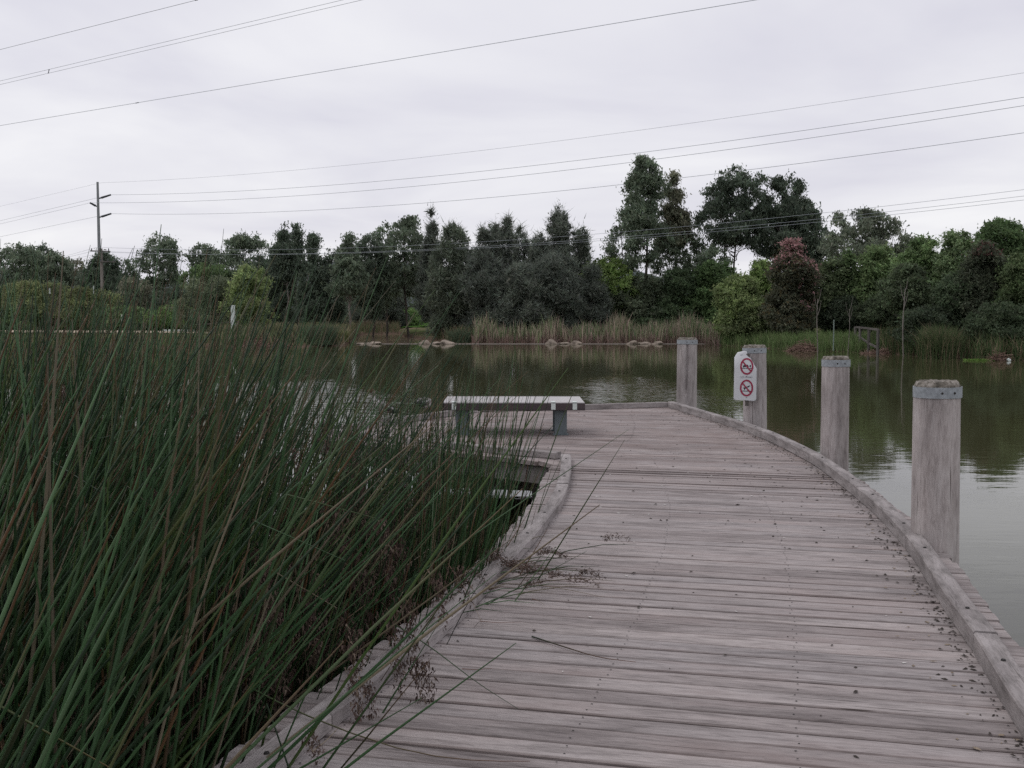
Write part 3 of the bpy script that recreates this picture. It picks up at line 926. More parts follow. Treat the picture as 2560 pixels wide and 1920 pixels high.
# ------------------------------------------------------------------ litter on the deck
def lumps(name, spots, mat, label, cat=None, parent=None, flat=.35):
    V, F = [], []
    for (x, y, r, z) in spots:
        k = len(V)
        ax = pr.uniform(0, 3.14); el = pr.uniform(1, 2.6)
        for (a, b_, c_) in ((1, 0, 0), (-1, 0, 0), (0, 1, 0), (0, -1, 0), (0, 0, 1)):
            px, py = a * r * el * pr.uniform(.7, 1.2), b_ * r * pr.uniform(.6, 1.2)
            V.append((x + px * math.cos(ax) - py * math.sin(ax), y + px * math.sin(ax) + py * math.cos(ax), z + c_ * r * flat * 2))
        F += [(k, k + 2, k + 4), (k + 2, k + 1, k + 4), (k + 1, k + 3, k + 4), (k + 3, k, k + 4)]
    o = obj(name, mesh_np(name, V, F, mat), parent)
    return tag(o, label, cat, kind="stuff")
def on_deck(n, fn):
    r = []
    while len(r) < n:
        y = pr.uniform(2.5, 17.3)
        xl = interp_curve(L_KERB, y) if y < 11.3 else float(np.interp(y, [11.3, 13.7, 14.5, 17], [.6, -2.0, -1.8, -.3]))
        xr = interp_curve(R_KERB, y)
        q = fn(xl, xr, y)
        if q: r.append(q)
    return r
ZD = DECK + .005
lumps("dark_droppings", on_deck(320, lambda a, b_, y: (a + (b_ - a) * (1 - pr.random() ** 1.7) * .97 + .02, y, pr.uniform(.004, .011), ZD) if pr.random() < (.25 + y / 18) else None),
      M["debris"], "small dark droppings scattered over the deck boards", "droppings")
lumps("leaf_litter", on_deck(520, lambda a, b_, y: (b_ - .065 - abs(pr.gauss(0, .06)), y, pr.uniform(.003, .009), ZD) if y < 16.8 else None),
      M["debris"], "dark leaf litter gathered against the right kerb", "litter")
lumps("pale_litter", on_deck(160, lambda a, b_, y: (b_ - .07 - abs(pr.gauss(0, .16)), y, pr.uniform(.004, .010), ZD) if y < 16.8 else None),
      M["litter"], "tan leaf fragments along the right kerb", "litter", flat=.2)
lumps("bird_droppings", on_deck(110, lambda a, b_, y: (a + (b_ - a) * pr.uniform(.1, .98), y, pr.uniform(.004, .010), ZD) if pr.random() < (.1 + y / 16) else None),
      M["dropping"], "white bird droppings dotted over the deck boards", "droppings", flat=.1)

# ------------------------------------------------------------------ reeds in the foreground
REEDS = np.random.default_rng(21)
def left_x(y):
    return np.interp(y, [p[1] for p in left_edge], [p[0] for p in left_edge])
GREENS = np.array([(.014, .036, .014), (.020, .050, .019), (.030, .075, .028), (.042, .100, .038), (.055, .118, .050), (.095, .170, .085), (.055, .095, .026)])
DEADS = np.array([(.24, .19, .14), (.30, .25, .19), (.12, .075, .045), (.16, .085, .045), (.20, .17, .13)])
def reed_paths(n, rng, kind="tall"):
    X, Y = [], []
    while len(X) < n:
        y = rng.uniform(2.2, 11.5) if kind == "tall" else rng.uniform(4.2, 9.5)
        x = rng.uniform(-6.3, .1)
        xr = left_x(y) if y < 9 else left_x(9) - (y - 9) * .75
        xr = xr - min(.9, max(0, y - 6.4) * .40)
        if x > xr - .10 or x < -.53 * y - .9: continue
        dens = 1.0
        if y > 6.2: dens = max(.05, 1 - (y - 6.2) / 2.0)
        if kind == "tall" and xr - x < .75: dens *= .5
        if kind == "edge" and x < xr - 3.0: continue
        if rng.random() > dens: continue
        X.append(x); Y.append(y)
    X, Y = np.array(X), np.array(Y)
    dr_ = np.clip(left_x(Y) - X, 0, 3)             # distance from the deck edge
    h = rng.normal(1.62, .22, n) + np.clip(dr_ / 1.5, 0, 1) * .74 - np.clip(Y - 6.5, 0, 4) * .05
    h = h - np.clip((1280 + X / Y * FPX - 620) / 280, 0, 1) * .34
    pxb = 1280 + X / Y * FPX
    h = h + np.clip((520 - pxb) / 300, 0, 1) * .20
    h = np.where((pxb > 590) & (rng.random(n) < .92), np.minimum(h, 1.48 + rng.normal(0, .12, n)), h)
    if kind == "edge": h = rng.normal(1.15, .25, n)
    tall = (rng.random(n) < .10) & (kind == "tall")
    h = np.where(tall, h + rng.uniform(.15, .60, n), h)
    lean = rng.normal(.01, .21, n) + np.clip((dr_ - .35) / .9, 0, 1) * .20 - np.clip((-X - 3.0) / 2, 0, 1) * .16
    side = rng.normal(0, .14, n)
    flop = rng.random(n) < np.where(dr_ > .9, .05, .004)
    lean = lean + np.clip((5.2 - Y) / 2, 0, 1) * .16 * (dr_ > .25)
    lean = np.where(flop, rng.uniform(.35, .75, n), lean)
    K = 6
    t = np.linspace(0, 1, K)[None, :]
    bend = rng.normal(.03, .045, n)[:, None]
    la = lean[:, None] * t + bend * t ** 2.4
    z = -.15 + h[:, None] * t * np.cos(np.clip(lean[:, None] + .3 * bend, -1.2, 1.2)) ** .9
    P = np.stack([X[:, None] + h[:, None] * la, Y[:, None] + h[:, None] * side[:, None] * t, z], -1)
    return P, h
def reed_colors(n, K, rng, dead=.14):
    base = GREENS[rng.integers(0, len(GREENS), n)] * rng.uniform(.75, 1.25, (n, 1))
    isd = rng.random(n) < dead
    base[isd] = DEADS[rng.integers(0, len(DEADS), isd.sum())] * rng.uniform(.6, 1.1, (isd.sum(), 1))
    t = np.linspace(0, 1, K)[None, :, None]
    tipc = DEADS[rng.integers(2, 4, n)][:, None, :]
    wt = (rng.random(n) < .22)[:, None, None] * np.clip((t - .72) / .28, 0, 1) * .8
    wb = np.clip((.50 - t) / .45, 0, 1) * .8  # brown dead sheaths, darkened further to paint in the bed's shaded interior
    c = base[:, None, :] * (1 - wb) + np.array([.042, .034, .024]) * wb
    return (c * (1 - wt) + tipc * wt) * .82 * np.array([.97, 1.0, .90])
def reed_radii(n, K, rng, d):
    t = np.linspace(0, 1, K)[None, :]
    r0 = rng.uniform(.0042, .0070, n)[:, None]
    return r0 * (1 - .35 * t) * np.where(t > .99, .28, 1) * np.where((t > .78) & (t < .99), .92, 1)
bed = empty("reed_bed", (-2.4, 5.5, 0))
tag(bed, "dense tall green reeds with brown seed heads beside the boardwalk", "reeds")
inv = Matrix.Translation((2.4, -5.5, 0))
BO = np.array([2.4, -5.5, 0.0])
NT = 2700
P, hh = reed_paths(NT, REEDS)
# taller stems standing clear of the mass on the left, and thin ones in the water before the platform
def free_stems(n, ylim, pxlim, hlim, lean, rng, spread=.11):
    Y = rng.uniform(*ylim, n); X = (rng.uniform(*pxlim, n) - 1280) / FPX * Y
    X = np.minimum(X, left_x(np.minimum(Y, 9)) - .12)
    h = rng.uniform(*hlim, n); le_ = rng.normal(lean, spread, n); sd_ = rng.normal(0, .08, n); bd = rng.normal(.02, .05, n)
    t = np.linspace(0, 1, 6)[None, :]
    return np.stack([X[:, None] + h[:, None] * (le_[:, None] * t + bd[:, None] * t ** 2.4), Y[:, None] + h[:, None] * sd_[:, None] * t,
                     -.15 + h[:, None] * t * np.cos(le_)[:, None]], -1), h
Pa, ha = free_stems(230, (3.2, 5.8), (-350, 480), (2.4, 3.0), .10, REEDS, .17)
Pb, hb = free_stems(190, (7.4, 10.6), (480, 1150), (1.4, 2.25), .07, REEDS)
Pc, hc = free_stems(400, (5.6, 8.3), (840, 1260), (1.05, 1.8), .04, REEDS)
Pd, hd = free_stems(270, (5.8, 8.4), (800, 1262), (1.55, 2.3), .07, REEDS)
P = np.concatenate([P, Pa, Pb, Pc, Pd]); hh = np.concatenate([hh, ha, hb, hc, hd]); NT = len(P)
NK = P.shape[1]
lim = EYE + P[:, -1, 1] * np.where(REEDS.random(NT) < .78, REEDS.uniform(-.01, .06, NT), REEDS.uniform(.05, .085, NT))
cut = np.minimum(1, (lim + .15) / (P[:, -1, 2] + .15))
P[:, :, 2] = (P[:, :, 2] + .15) * cut[:, None] - .15
for i in np.where(REEDS.random(NT) < .045)[0]:        # snapped stems: the top hangs over at a kink
    k = REEDS.integers(3, 5); dv = np.array([REEDS.normal(.3, .5), REEDS.normal(0, .4), -REEDS.uniform(.1, .9)])
    dv = dv / np.linalg.norm(dv) * hh[i] / 5 * REEDS.uniform(.5, 1)
    for q in range(k + 1, NK): P[i, q] = P[i, q - 1] + dv
Rr = reed_radii(NT, NK, REEDS, None)
Rr[-860:-270] *= .80
near = np.clip((5.5 - P[:, 0, 1]) / 2.5, 0, 1)
Rr *= (1 + .25 * near)[:, None]
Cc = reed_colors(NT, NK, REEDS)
# the largest in view become parts of their own
proj = Rr[:, 0] / np.maximum(P[:, -1, 1], .5) * hh
tipx = 1280 + P[:, -1, 0] / P[:, -1, 1] * FPX
vis = (tipx > -50) & (tipx < 1700)
order = np.argsort(-(proj * vis))
single, rest = order[:260], order[260:]
for i in single:
    V, F = tubes(P[i:i + 1], Rr[i:i + 1], 5)
    base = P[i, 0]
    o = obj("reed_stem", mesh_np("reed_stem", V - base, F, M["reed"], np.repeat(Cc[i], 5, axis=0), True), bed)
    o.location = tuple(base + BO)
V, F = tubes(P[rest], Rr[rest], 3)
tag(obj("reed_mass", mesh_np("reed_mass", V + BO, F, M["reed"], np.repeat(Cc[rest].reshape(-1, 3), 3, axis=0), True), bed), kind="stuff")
P2, h2 = reed_paths(3000, REEDS, "edge")
C2 = reed_colors(3000, NK, REEDS, .38) * .6  # short stems coloured darker, painting in the shade low in the bed
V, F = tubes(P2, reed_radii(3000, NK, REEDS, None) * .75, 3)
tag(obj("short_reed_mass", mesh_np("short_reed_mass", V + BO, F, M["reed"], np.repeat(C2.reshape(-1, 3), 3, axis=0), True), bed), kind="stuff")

# fallen, matted dead stems between the bases
NTH = 750
ty = REEDS.uniform(3.2, 7.0, NTH); tx = left_x(ty) - .05 - REEDS.random(NTH) ** 1.3 * 2.4
ta = REEDS.normal(.5, .9, NTH); tl = REEDS.uniform(.35, 1.0, NTH); tz = REEDS.uniform(.05, .75, NTH); te = REEDS.normal(.35, .35, NTH)
tq = np.linspace(0, 1, 4)[None, :]
PT = np.stack([tx[:, None] + (tl * np.cos(ta))[:, None] * (tq - .5), ty[:, None] + (tl * np.sin(ta))[:, None] * (tq - .5), tz[:, None] + (tl * te)[:, None] * (tq - .3)], -1)
inside = PT[:, -1, 0] < left_x(PT[:, -1, 1]) + .02
PT = PT[inside]; NTH = len(PT)
V, F = tubes(PT, np.tile([.0045, .004, .0036, .002], (NTH, 1)), 3)
CT = DEADS[REEDS.integers(0, len(DEADS), NTH)] * REEDS.uniform(.45, 1.0, (NTH, 1))
tag(obj("dead_thatch", mesh_np("dead_thatch", V + BO, F, M["reed"], np.repeat(CT, 12, axis=0), True), bed), kind="stuff")

# drooping seed heads
def panicle(rng):
    L = rng.uniform(.16, .28)
    n = 9
    t = np.linspace(0, 1, n)
    ax = np.stack([.22 * L * np.sin(t * 2.0) + .05 * L * t, np.zeros(n), .12 * L * np.sin(t * 3.1) - L * .95 * t ** 1.5], 1)
    tris, cols = [], []
    for k in range(1, n):
        for q in range(20):
            o_ = ax[k] + rng.normal(0, .015, 3) + np.array([0, 0, -rng.uniform(0, .035)])
            d = np.array([rng.normal(0, .5), rng.normal(0, .5), -1.0]); d /= np.linalg.norm(d)
            s = np.cross(d, rng.normal(0, 1, 3)); s /= np.linalg.norm(s)
            l_ = rng.uniform(.014, .030); w = rng.uniform(.0028, .0048)
            tris += [o_ + s * w, o_ - s * w, o_ + d * l_]
            c = np.array([(.125, .085, .072), (.095, .064, .055), (.18, .14, .11), (.065, .046, .04)][rng.integers(0, 4)]) * rng.uniform(.8, 1.3)
            cols += [c, c, c]
    for k in range(n - 1):
        s = np.array([0, .0014, 0])
        tris += [ax[k] + s, ax[k] - s, ax[k + 1]]; cols += [(.14, .10, .06)] * 3
    return np.array(tris), np.array(cols)
pans = [panicle(REEDS) for _ in range(8)]
def seed_heads(spots, tilt=0.0):
    Vs, Cs = [], []
    for (x, y, z, s) in spots:
        T, C = pans[REEDS.integers(0, 8)]
        a = REEDS.uniform(-1.2, 1.2)
        c, sn = math.cos(a), math.sin(a)
        Rm = np.array([[c, -sn, 0], [sn, c, 0], [0, 0, 1]])
        if tilt: Rm = Rm @ np.array([[math.cos(tilt), 0, -math.sin(tilt)], [0, 1, 0], [math.sin(tilt), 0, math.cos(tilt)]])
        Vs.append(T @ Rm.T * s + np.array([x, y, z])); Cs.append(C * REEDS.uniform(.75, 1.2))
    V = np.concatenate(Vs); F = np.arange(len(V)).reshape(-1, 3)
    return V, F, np.concatenate(Cs)
spots = []
for i in [q for q in REEDS.permutation(len(P2)) if left_x(P2[q, 0, 1]) - P2[q, 0, 0] < 1.7 and P2[q, -1, 0] < left_x(P2[q, -1, 1]) - .10][:520]:
    t = P2[i, -1]; spots.append((t[0], t[1], t[2], REEDS.uniform(1.0, 1.5)))
for i in REEDS.permutation(len(rest))[:230]:
    k = REEDS.integers(3, 5); t = P[rest[i], k]
    if t[0] > left_x(t[1]) - .1: continue
    spots.append((t[0], t[1], t[2], REEDS.uniform(.7, 1.1)))
def deck_pt(px, py, z):
    dx, dy = (px - 1280) / FPX, -(py - 960) / FPX
    d = Vector((dx, math.cos(PITCH) + dy * math.sin(PITCH), -math.sin(PITCH) + dy * math.cos(PITCH)))
    return Vector((0, 0, EYE)) + d * ((z - EYE) / d.z)
for (px, py, z, sc_) in ((985, 1645, 1.02, .9), (1025, 1640, 1.03, 1.0), (1045, 1650, 1.02, .9), (880, 1690, 1.02, 1.0), (905, 1705, 1.0, .8), (860, 1600, 1.1, 1.1),
                         (760, 1830, .98, .9), (1010, 1500, 1.15, 1.2), (960, 1520, 1.1, 1.3), (1080, 1440, 1.15, 1.2), (1130, 1420, 1.1, 1.2), (870, 1570, 1.05, 1.2)):
    q = deck_pt(px, py, z); spots.append((q.x, q.y, q.z, sc_))
V, F, C = seed_heads(spots)
tag(obj("seed_heads", mesh_np("seed_heads", V + BO, F, M["seed"], C), bed), kind="stuff")

# a flopped clump of stems over the kerb
flop = empty("flopped_reed_clump", (-.28, 6.25, DECK))
tag(flop, "clump of bent reeds with seed heads fallen across the kerb onto the boards", "reeds")
fr_ = np.random.default_rng(8)
PF, sp = [], []
for i in range(36):
    y0 = 6.15 + fr_.normal(0, .36); L = fr_.uniform(.3, 1.1) if i % 3 else fr_.uniform(.25, .6)
    ang = fr_.normal(-.12, .22); x0 = left_x(y0) - .12
    t = np.linspace(0, 1, 6)
    zt = DECK - .35 * (1 - t) ** 2 + (.05 + .03 * fr_.random()) * np.sin(np.clip(t * 1.6 + .9, 0, math.pi)) + .010 + .02 * t * fr_.random()
    xs = x0 + L * np.cos(ang) * t; ys = y0 + L * np.sin(ang) * t
    PF.append(np.stack([xs, ys, zt], 1))
    if i % 2: sp.append((xs[4], ys[4], zt[4] + .03, .7))
PF = np.array(PF)
V, F = tubes(PF, np.tile(np.array([.0042, .004, .0036, .003, .0024, .0008]), (36, 1)), 4)
off = np.array([.28, -6.25, -DECK])
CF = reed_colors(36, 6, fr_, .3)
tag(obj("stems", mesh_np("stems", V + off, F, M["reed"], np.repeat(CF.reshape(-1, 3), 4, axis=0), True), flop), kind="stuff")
V, F, C = seed_heads(sp, 1.25)
V[:, 2] = np.maximum(V[:, 2], DECK + .006)
tag(obj("seed_heads", mesh_np("seed_heads", V + off, F, M["seed"], C), flop), kind="stuff")

def dk(px, py, z=DECK + .012):
    dx, dy = (px - 1280) / FPX, -(py - 960) / FPX
    d = Vector((dx, math.cos(PITCH) + dy * math.sin(PITCH), -math.sin(PITCH) + dy * math.cos(PITCH)))
    return Vector((0, 0, EYE)) + d * ((z - EYE) / d.z)
def lying_stem(p, c0, c1, r, label, name="fallen_reed_stem", arch=None):
    pts = [dk(*q) for q in p]
    if arch:
        for k, h in enumerate(arch): pts[k].z += h
    c = sum(pts, Vector()) / len(pts)
    A = np.array([list(q - c) for q in pts])
    t = np.linspace(0, len(A) - 1, 9)
    A = np.stack([np.interp(t, range(len(A)), A[:, k]) for k in range(3)], 1)
    for _ in range(1): A[1:-1] = .25 * A[:-2] + .5 * A[1:-1] + .25 * A[2:]
    V, F = tubes(A[None], (r * np.linspace(1, .3, 9))[None], 5)
    w = np.linspace(0, 1, 9)[:, None]
    Cl = np.array(c0) * (1 - w) + np.array(c1) * w
    o = obj(name, mesh_np(name, V, F, M["reed"], np.repeat(Cl, 5, axis=0), True), loc=tuple(c))
    return tag(o, label, "reed stem", "fallen reed stems on the boards")
GR, DG, TN, RD = (.05, .09, .035), (.02, .035, .02), (.27, .22, .16), (.16, .075, .05)
lying_stem([(1330, 1591), (1420, 1620), (1500, 1645), (1590, 1655)], DG, RD, .0042, "dark green reed stem lying alone in the middle of the near boards")
lying_stem([(985, 1612), (1080, 1652), (1190, 1712), (1295, 1772)], GR, (.03, .055, .03), .0036, "long green reed stem arching off the left kerb onto boards", arch=(.10, .06, .01, 0))
lying_stem([(1155, 1672), (1195, 1674), (1230, 1671)], RD, RD, .0022, "short reddish reed fragment on the near boards")
lying_stem([(625, 1796), (760, 1835), (1000, 1885), (1180, 1903), (1325, 1903)], GR, RD, .0038, "longest green reed stem trailing across the bottom boards", arch=(.12, .07, .01, 0, 0))
lying_stem([(780, 1880), (815, 1866), (850, 1850)], TN, TN, .0028, "short straw coloured reed stub beside the left kerb at bottom", arch=(0, .02, .05))
lying_stem([(1120, 1462), (1170, 1510), (1203, 1552)], RD, TN, .0030, "tan reed stem leaning over the left kerb joint", arch=(.12, .06, 0))
lying_stem([(1200, 1553), (1250, 1557), (1305, 1555)], RD, RD, .0022, "thin reddish reed tip lying just right of the kerb joint")
lying_stem([(1340, 1462), (1400, 1470), (1510, 1493)], TN, TN, .0030, "straw reed stem lying flat beyond the flopped clump")
lying_stem([(1330, 1497), (1345, 1501), (1360, 1511)], RD, TN, .0024, "tiny bent brown reed scrap on the boards")

# ------------------------------------------------------------------ far bank vegetation
TR = np.random.default_rng(5)
def unit(a): return a / (np.linalg.norm(a, axis=-1, keepdims=True) + 1e-9)
LEAFGAIN = 3.0
def leaves(centres, rc, per, L, W, mode, base, rng, var=.25, cvar=.25, flat=.8, tint=None, field=None):
    """Leaf triangles scattered through foliage clumps."""
    n = len(centres); N = n * per
    c = np.repeat(centres, per, axis=0)
    d = unit(rng.normal(0, 1, (N, 3)))
    rad = np.repeat(rc, per)[:, None] * np.abs(rng.normal(0, .55, (N, 1)))
    off = d * rad; off[:, 2] *= flat
    if mode == "strand": off[:, 2] *= 1.6
    p = c + off
    if mode == "hang": a = unit(rng.normal(0, .55, (N, 3)) + np.array([0, 0, -.8]))
    elif mode == "strand": a = unit(rng.normal(0, .30, (N, 3)) + d * np.array([.75, .75, .2]) + np.array([0, 0, .45]))
    else: a = unit(rng.normal(0, 1, (N, 3)) + d * .6)
    s = unit(np.cross(a, rng.normal(0, 1, (N, 3))))
    sz = np.repeat(rng.uniform(.65, 1.45, (n, 1)), per, axis=0)
    l_ = L * sz * rng.uniform(.6, 1.35, (N, 1)); w = W * sz * rng.uniform(.6, 1.35, (N, 1))
    V = np.stack([p - a * l_ * .4 + s * w * .5, p - a * l_ * .4 - s * w * .5, p + a * l_ * .6], 1).reshape(-1, 3)
    cl = np.repeat(rng.uniform(1 - cvar, 1 + cvar, (n, 1)), per, axis=0)
    if field is not None: cl = cl * (1 + np.repeat(field[:, None], per, axis=0) * .7)
    col = np.array(base)[None, :] * LEAFGAIN * cl * rng.uniform(1 - var, 1 + var, (N, 1)) * rng.uniform(.92, 1.08, (N, 3))
    col = col * .82 + col.mean(axis=1, keepdims=True) * .18
    if tint is not None: col = tint(p, d, col, rng)
    F = np.arange(N * 3).reshape(-1, 3)
    return V, F, np.repeat(col, 3, axis=0)

PROF = {
    "round": lambda t: np.sqrt(np.clip(1 - (2 * t - 1) ** 2, 0, 1)) ** .75,
    "dome": lambda t: np.where(t < .25, .75 + t, np.sqrt(np.clip(1 - ((t - .25) / .75) ** 2, 0, 1)) ** .85),
    "cone": lambda t: np.clip(np.where(t < .15, .7 + 2 * t, 1 - (t - .15) / .85), .06, 1) ** .8,
    "col": lambda t: np.clip(np.where(t < .6, .85 + .15 * np.sin(t * 9), (1 - t) / .4), .12, 1) ** .7,
    "vase": lambda t: np.clip(.35 + 1.1 * t, 0, 1) * np.sqrt(np.clip(1 - np.clip((t - .6) / .42, 0, 1) ** 2, 0, 1)),
}
THR = {"euc": .055, "cas": .06, "shrub": -.16, "leafy": -.12}
def tree(x, ytop, w, ybot, d, kind, shape, col, label, nclump=34, per=300, cat="tree", group=None, bark="bark_dark", tint=None,
         L=None, name=None, rcs=1.0, lean=0.0, forks=1, tr=1.0, gap=None):
    rng = TR
    base = at(x, 800, d); gz = ground_z(base.x, base.y)
    ztop, zbot = at(x, ytop, d).z, max(at(x, ybot, d).z, gz + .15)
    hw = w * .5 * d / FPX
    H = ztop - zbot
    names = {"euc": "gum_tree", "cas": "she_oak_tree", "shrub": "shrub", "leafy": "leafy_tree"}
    root = empty(name or names[kind], (base.x, base.y, gz))
    tag(root, label, cat, group)
    # sprig centres inside an uneven envelope, thinned by a coarse 3-D wave field so that clumps and gaps form
    total = int(nclump * per * 1.75)
    spl = 16 if kind != "cas" else 12
    ns = total // spl
    ph = rng.uniform(0, 6.3, 12)
    lam = np.array([hw * .95, hw * .6, 1.5])
    kv = unit(rng.normal(0, 1, (9, 3))) * (2 * math.pi / np.repeat(lam, 3))[:, None]
    C = np.zeros((0, 3))
    thr = (THR[kind] if not (kind == "cas" and shape == "dome") else -.05) if gap is None else gap
    while len(C) < ns:
        m_ = ns * 3
        t = rng.uniform(0, 1, m_)
        th = rng.uniform(0, 2 * math.pi, m_)
        Rt = PROF[shape](t) * hw * (1 + .18 * np.sin(2 * th + ph[0] + 4 * t) + .18 * np.sin(9 * t + ph[1] + th) + .13 * np.sin(17 * t + ph[2] + 3 * th))
        q = rng.uniform(.02, 1.0, m_) ** .45
        tz = t * (1 + .035 * np.sin(3 * th + ph[3])) 
        c = np.stack([Rt * q * np.cos(th) + lean * t * H, Rt * q * np.sin(th), zbot - gz + tz * H], 1)
        wv = np.sin(c @ kv.T + ph[:9]).mean(axis=1)
        ok = (rng.random(m_) < .12 + .88 * Rt / hw) & (wv > thr + rng.normal(0, .06, m_))
        C = np.concatenate([C, c[ok]])
    C = C[:ns]
    mode = {"euc": "hang", "cas": "strand", "shrub": "any", "leafy": "any"}[kind]
    sc = d / 85.0
    LL, WW = {"euc": (.26, .105), "cas": (.50, .042), "shrub": (.20, .105), "leafy": (.21, .12)}[kind]
    LL *= sc ** .7; WW *= sc ** .7
    if L: LL, WW = L
    sig = {"euc": .38, "cas": .30, "shrub": .30, "leafy": .32}[kind] * sc ** .5
    V, F, K = leaves(C, np.full(len(C), sig * 1.6), spl, LL, WW, mode, col, rng, flat=.65 if kind != "cas" else 1.0, tint=tint,
                     field=np.sin(C @ kv.T + ph[:9][::-1]).mean(axis=1))
    if kind == "cas":
        V2, F2, K2 = leaves(C, np.full(len(C), sig * 1.5), spl // 3, .30 * sc, .13 * sc, "any", col, rng)
        F = np.concatenate([F, F2 + len(V)]); V = np.concatenate([V, V2]); K = np.concatenate([K, K2])
    obj("crown", mesh_np("crown", V, F, M["leaf"], K), root)
    C = C[rng.permutation(len(C))[:min(nclump, len(C))]]
    n = len(C); rad = np.hypot(C[:, 0], C[:, 1])
    # trunk and limbs
    TP, RP = [], []
    zt = ztop - gz
    r0 = max(.05, min(.22, zt * .011)) * tr
    tops = []
    for k in range(forks):
        ox = (k - (forks - 1) / 2) * hw * .55
        tt = np.linspace(0, 1, 8)
        wob = np.cumsum(rng.normal(0, .012 * zt, 8)) * (tt > 0)
        pth = np.stack([ox * np.clip((tt - .12) * 1.6, 0, 1) + wob + lean * tt * H, rng.normal(0, .05, 8) * tt, tt * (zbot - gz + H * .93)], 1)
        tops.append(pth); TP.append(pth); RP.append(r0 * (1 - .88 * tt) / (1 if forks == 1 else 1.25) + .008)
    for i in range(n):
        pth = tops[i % forks]
        zc = max(.12 * zt, C[i, 2] - max(.8, rad[i] * rng.uniform(.6, 1.1)))
        a = np.array([np.interp(zc, pth[:, 2], pth[:, 0]), np.interp(zc, pth[:, 2], pth[:, 1]), zc])
        rr0 = np.interp(zc, pth[:, 2], RP[i % forks]) * .55
        b_ = C[i]
        tt = np.linspace(0, 1, 8)[:, None]
        m_ = a * (1 - tt) + b_ * tt
        m_[:, 2] += -.12 * np.linalg.norm(b_ - a) * np.sin(tt[:, 0] * math.pi)
        m_[1:-1] += rng.normal(0, .03 * np.linalg.norm(b_ - a), (6, 3))
        TP.append(m_); RP.append(np.maximum(rr0 * (1 - .85 * tt[:, 0]), .010))
    V, F = tubes(np.array(TP), np.array(RP), 5)
    obj("trunk", mesh_np("trunk", V, F, M[bark], smooth=True), root)
    return root

# leaf colours (real leaf albedo)
GUM = (.060, .078, .050); GUMD = (.042, .056, .038); GUMB = (.075, .078, .050); OLIVE = (.075, .088, .034)
CAS = (.062, .072, .056); CASD = (.053, .062, .049); LIME = (.088, .116, .040); FRESH = (.070, .115, .032); DKG = (.034, .052, .024)
MIDG = (.052, .080, .030); BRN = (.068, .070, .046)
def pink_tint(p, d, col, rng):
    z = p[:, 2]; zn = (z - z.min()) / (np.ptp(z) + 1e-6)
    m_ = (rng.random(len(p)) < np.clip(2.4 * (zn - .66), 0, .95)) | ((d[:, 0] > .45) & (d[:, 2] > .0) & (rng.random(len(p)) < .5) & (zn > .25) & (p[:, 0] > .3))
    col[m_] = np.array([.50, .29, .29]) * rng.uniform(.6, 1.25, (m_.sum(), 1))
    m2 = (~m_) & (d[:, 2] > .35) & (rng.random(len(p)) < .5)
    col[m2] = np.array([.15, .125, .065]) * rng.uniform(.6, 1.2, (m2.sum(), 1))
    return col
def pinkish_top(p, d, col, rng):
    z = p[:, 2]; zn = (z - z.min()) / (np.ptp(z) + 1e-6)
    m_ = (zn > .82) & (rng.random(len(p)) < .3)
    col[m_] = np.array([.17, .095, .085]) * rng.uniform(.6, 1.2, (m_.sum(), 1))
    return col
gL, gM, gC, gR, gT = "trees on the left bank", "gum trees behind the inlet", "she-oaks behind the bulrushes", "bushes on the right bank", "tall gums above the right bank"

# left bank
tree(45, 612, 175, 770, 128, "euc", "dome", GUM, "spreading gum tree at the far left edge of the picture", 30, 260, group=gL)
tree(108, 617, 80, 740, 132, "euc", "round", GUMD, "small dark gum just right of the leftmost spreading gum", 18, 220, group=gL)
tree(148, 637, 80, 770, 126, "euc", "round", GUM, "low gum halfway between the leftmost gum and the power pole", 18, 240, group=gL)
tree(190, 650, 80, 760, 130, "euc", "round", GUMB, "thin see-through gum left of the power pole", 12, 150, group=gL)
tree(262, 634, 120, 790, 122, "euc", "dome", GUMD, "dark rounded gum directly behind the power pole", 30, 280, group=gL)
tree(325, 650, 70, 800, 126, "euc", "col", GUM, "slender sparse gum right of the power pole", 14, 170, group=gL)
tree(405, 592, 110, 742, 124, "euc", "vase", GUM, "airy flat-topped gum with bare limbs right of the power pole", 20, 190, group=gL, bark="bark_pale", forks=2)
tree(335, 700, 130, 815, 112, "euc", "dome", BRN, "brownish bushy tree below the slender sparse gum", 26, 260, group=gL)
tree(440, 720, 110, 822, 112, "euc", "dome", GUMD, "dark bushy tree under the flat-topped gum", 22, 250, group=gL)
tree(70, 706, 250, 838, 106, "shrub", "dome", OLIVE, "broad olive wattle bush at the far left above the path", 34, 380, cat="bush", group=gL)
tree(215, 722, 180, 838, 105, "shrub", "dome", OLIVE, "olive wattle bush in front of the power pole", 28, 360, cat="bush", group=gL)
tree(320, 770, 150, 838, 104, "shrub", "dome", MIDG, "low green bush above the path, right of the wattles", 20, 300, cat="bush", group=gL)
tree(430, 768, 150, 838, 104, "shrub", "dome", FRESH, "fresh green low bush above the white barrier", 20, 300, cat="bush", group=gL)
tree(10, 770, 150, 840, 102, "shrub", "dome", MIDG, "low green bush at the left edge beside the path", 20, 300, cat="bush", group=gL)
tree(515, 618, 85, 760, 126, "euc", "round", GUM, "rounded gum left of the bright green tree, highest of its clump", 18, 240, group=gM)
tree(518, 658, 140, 790, 116, "euc", "dome", MIDG, "broad mid green tree below the rounded gum", 28, 280, group=gM)
tree(540, 694, 190, 838, 100, "shrub", "dome", (.062, .075, .042), "large dull green bush beside the bright green tree", 32, 380, cat="bush", group=gM)
tree(622, 668, 118, 830, 96, "leafy", "round", LIME, "bright yellow-green young tree behind the white marker board", 26, 330, group=gM)
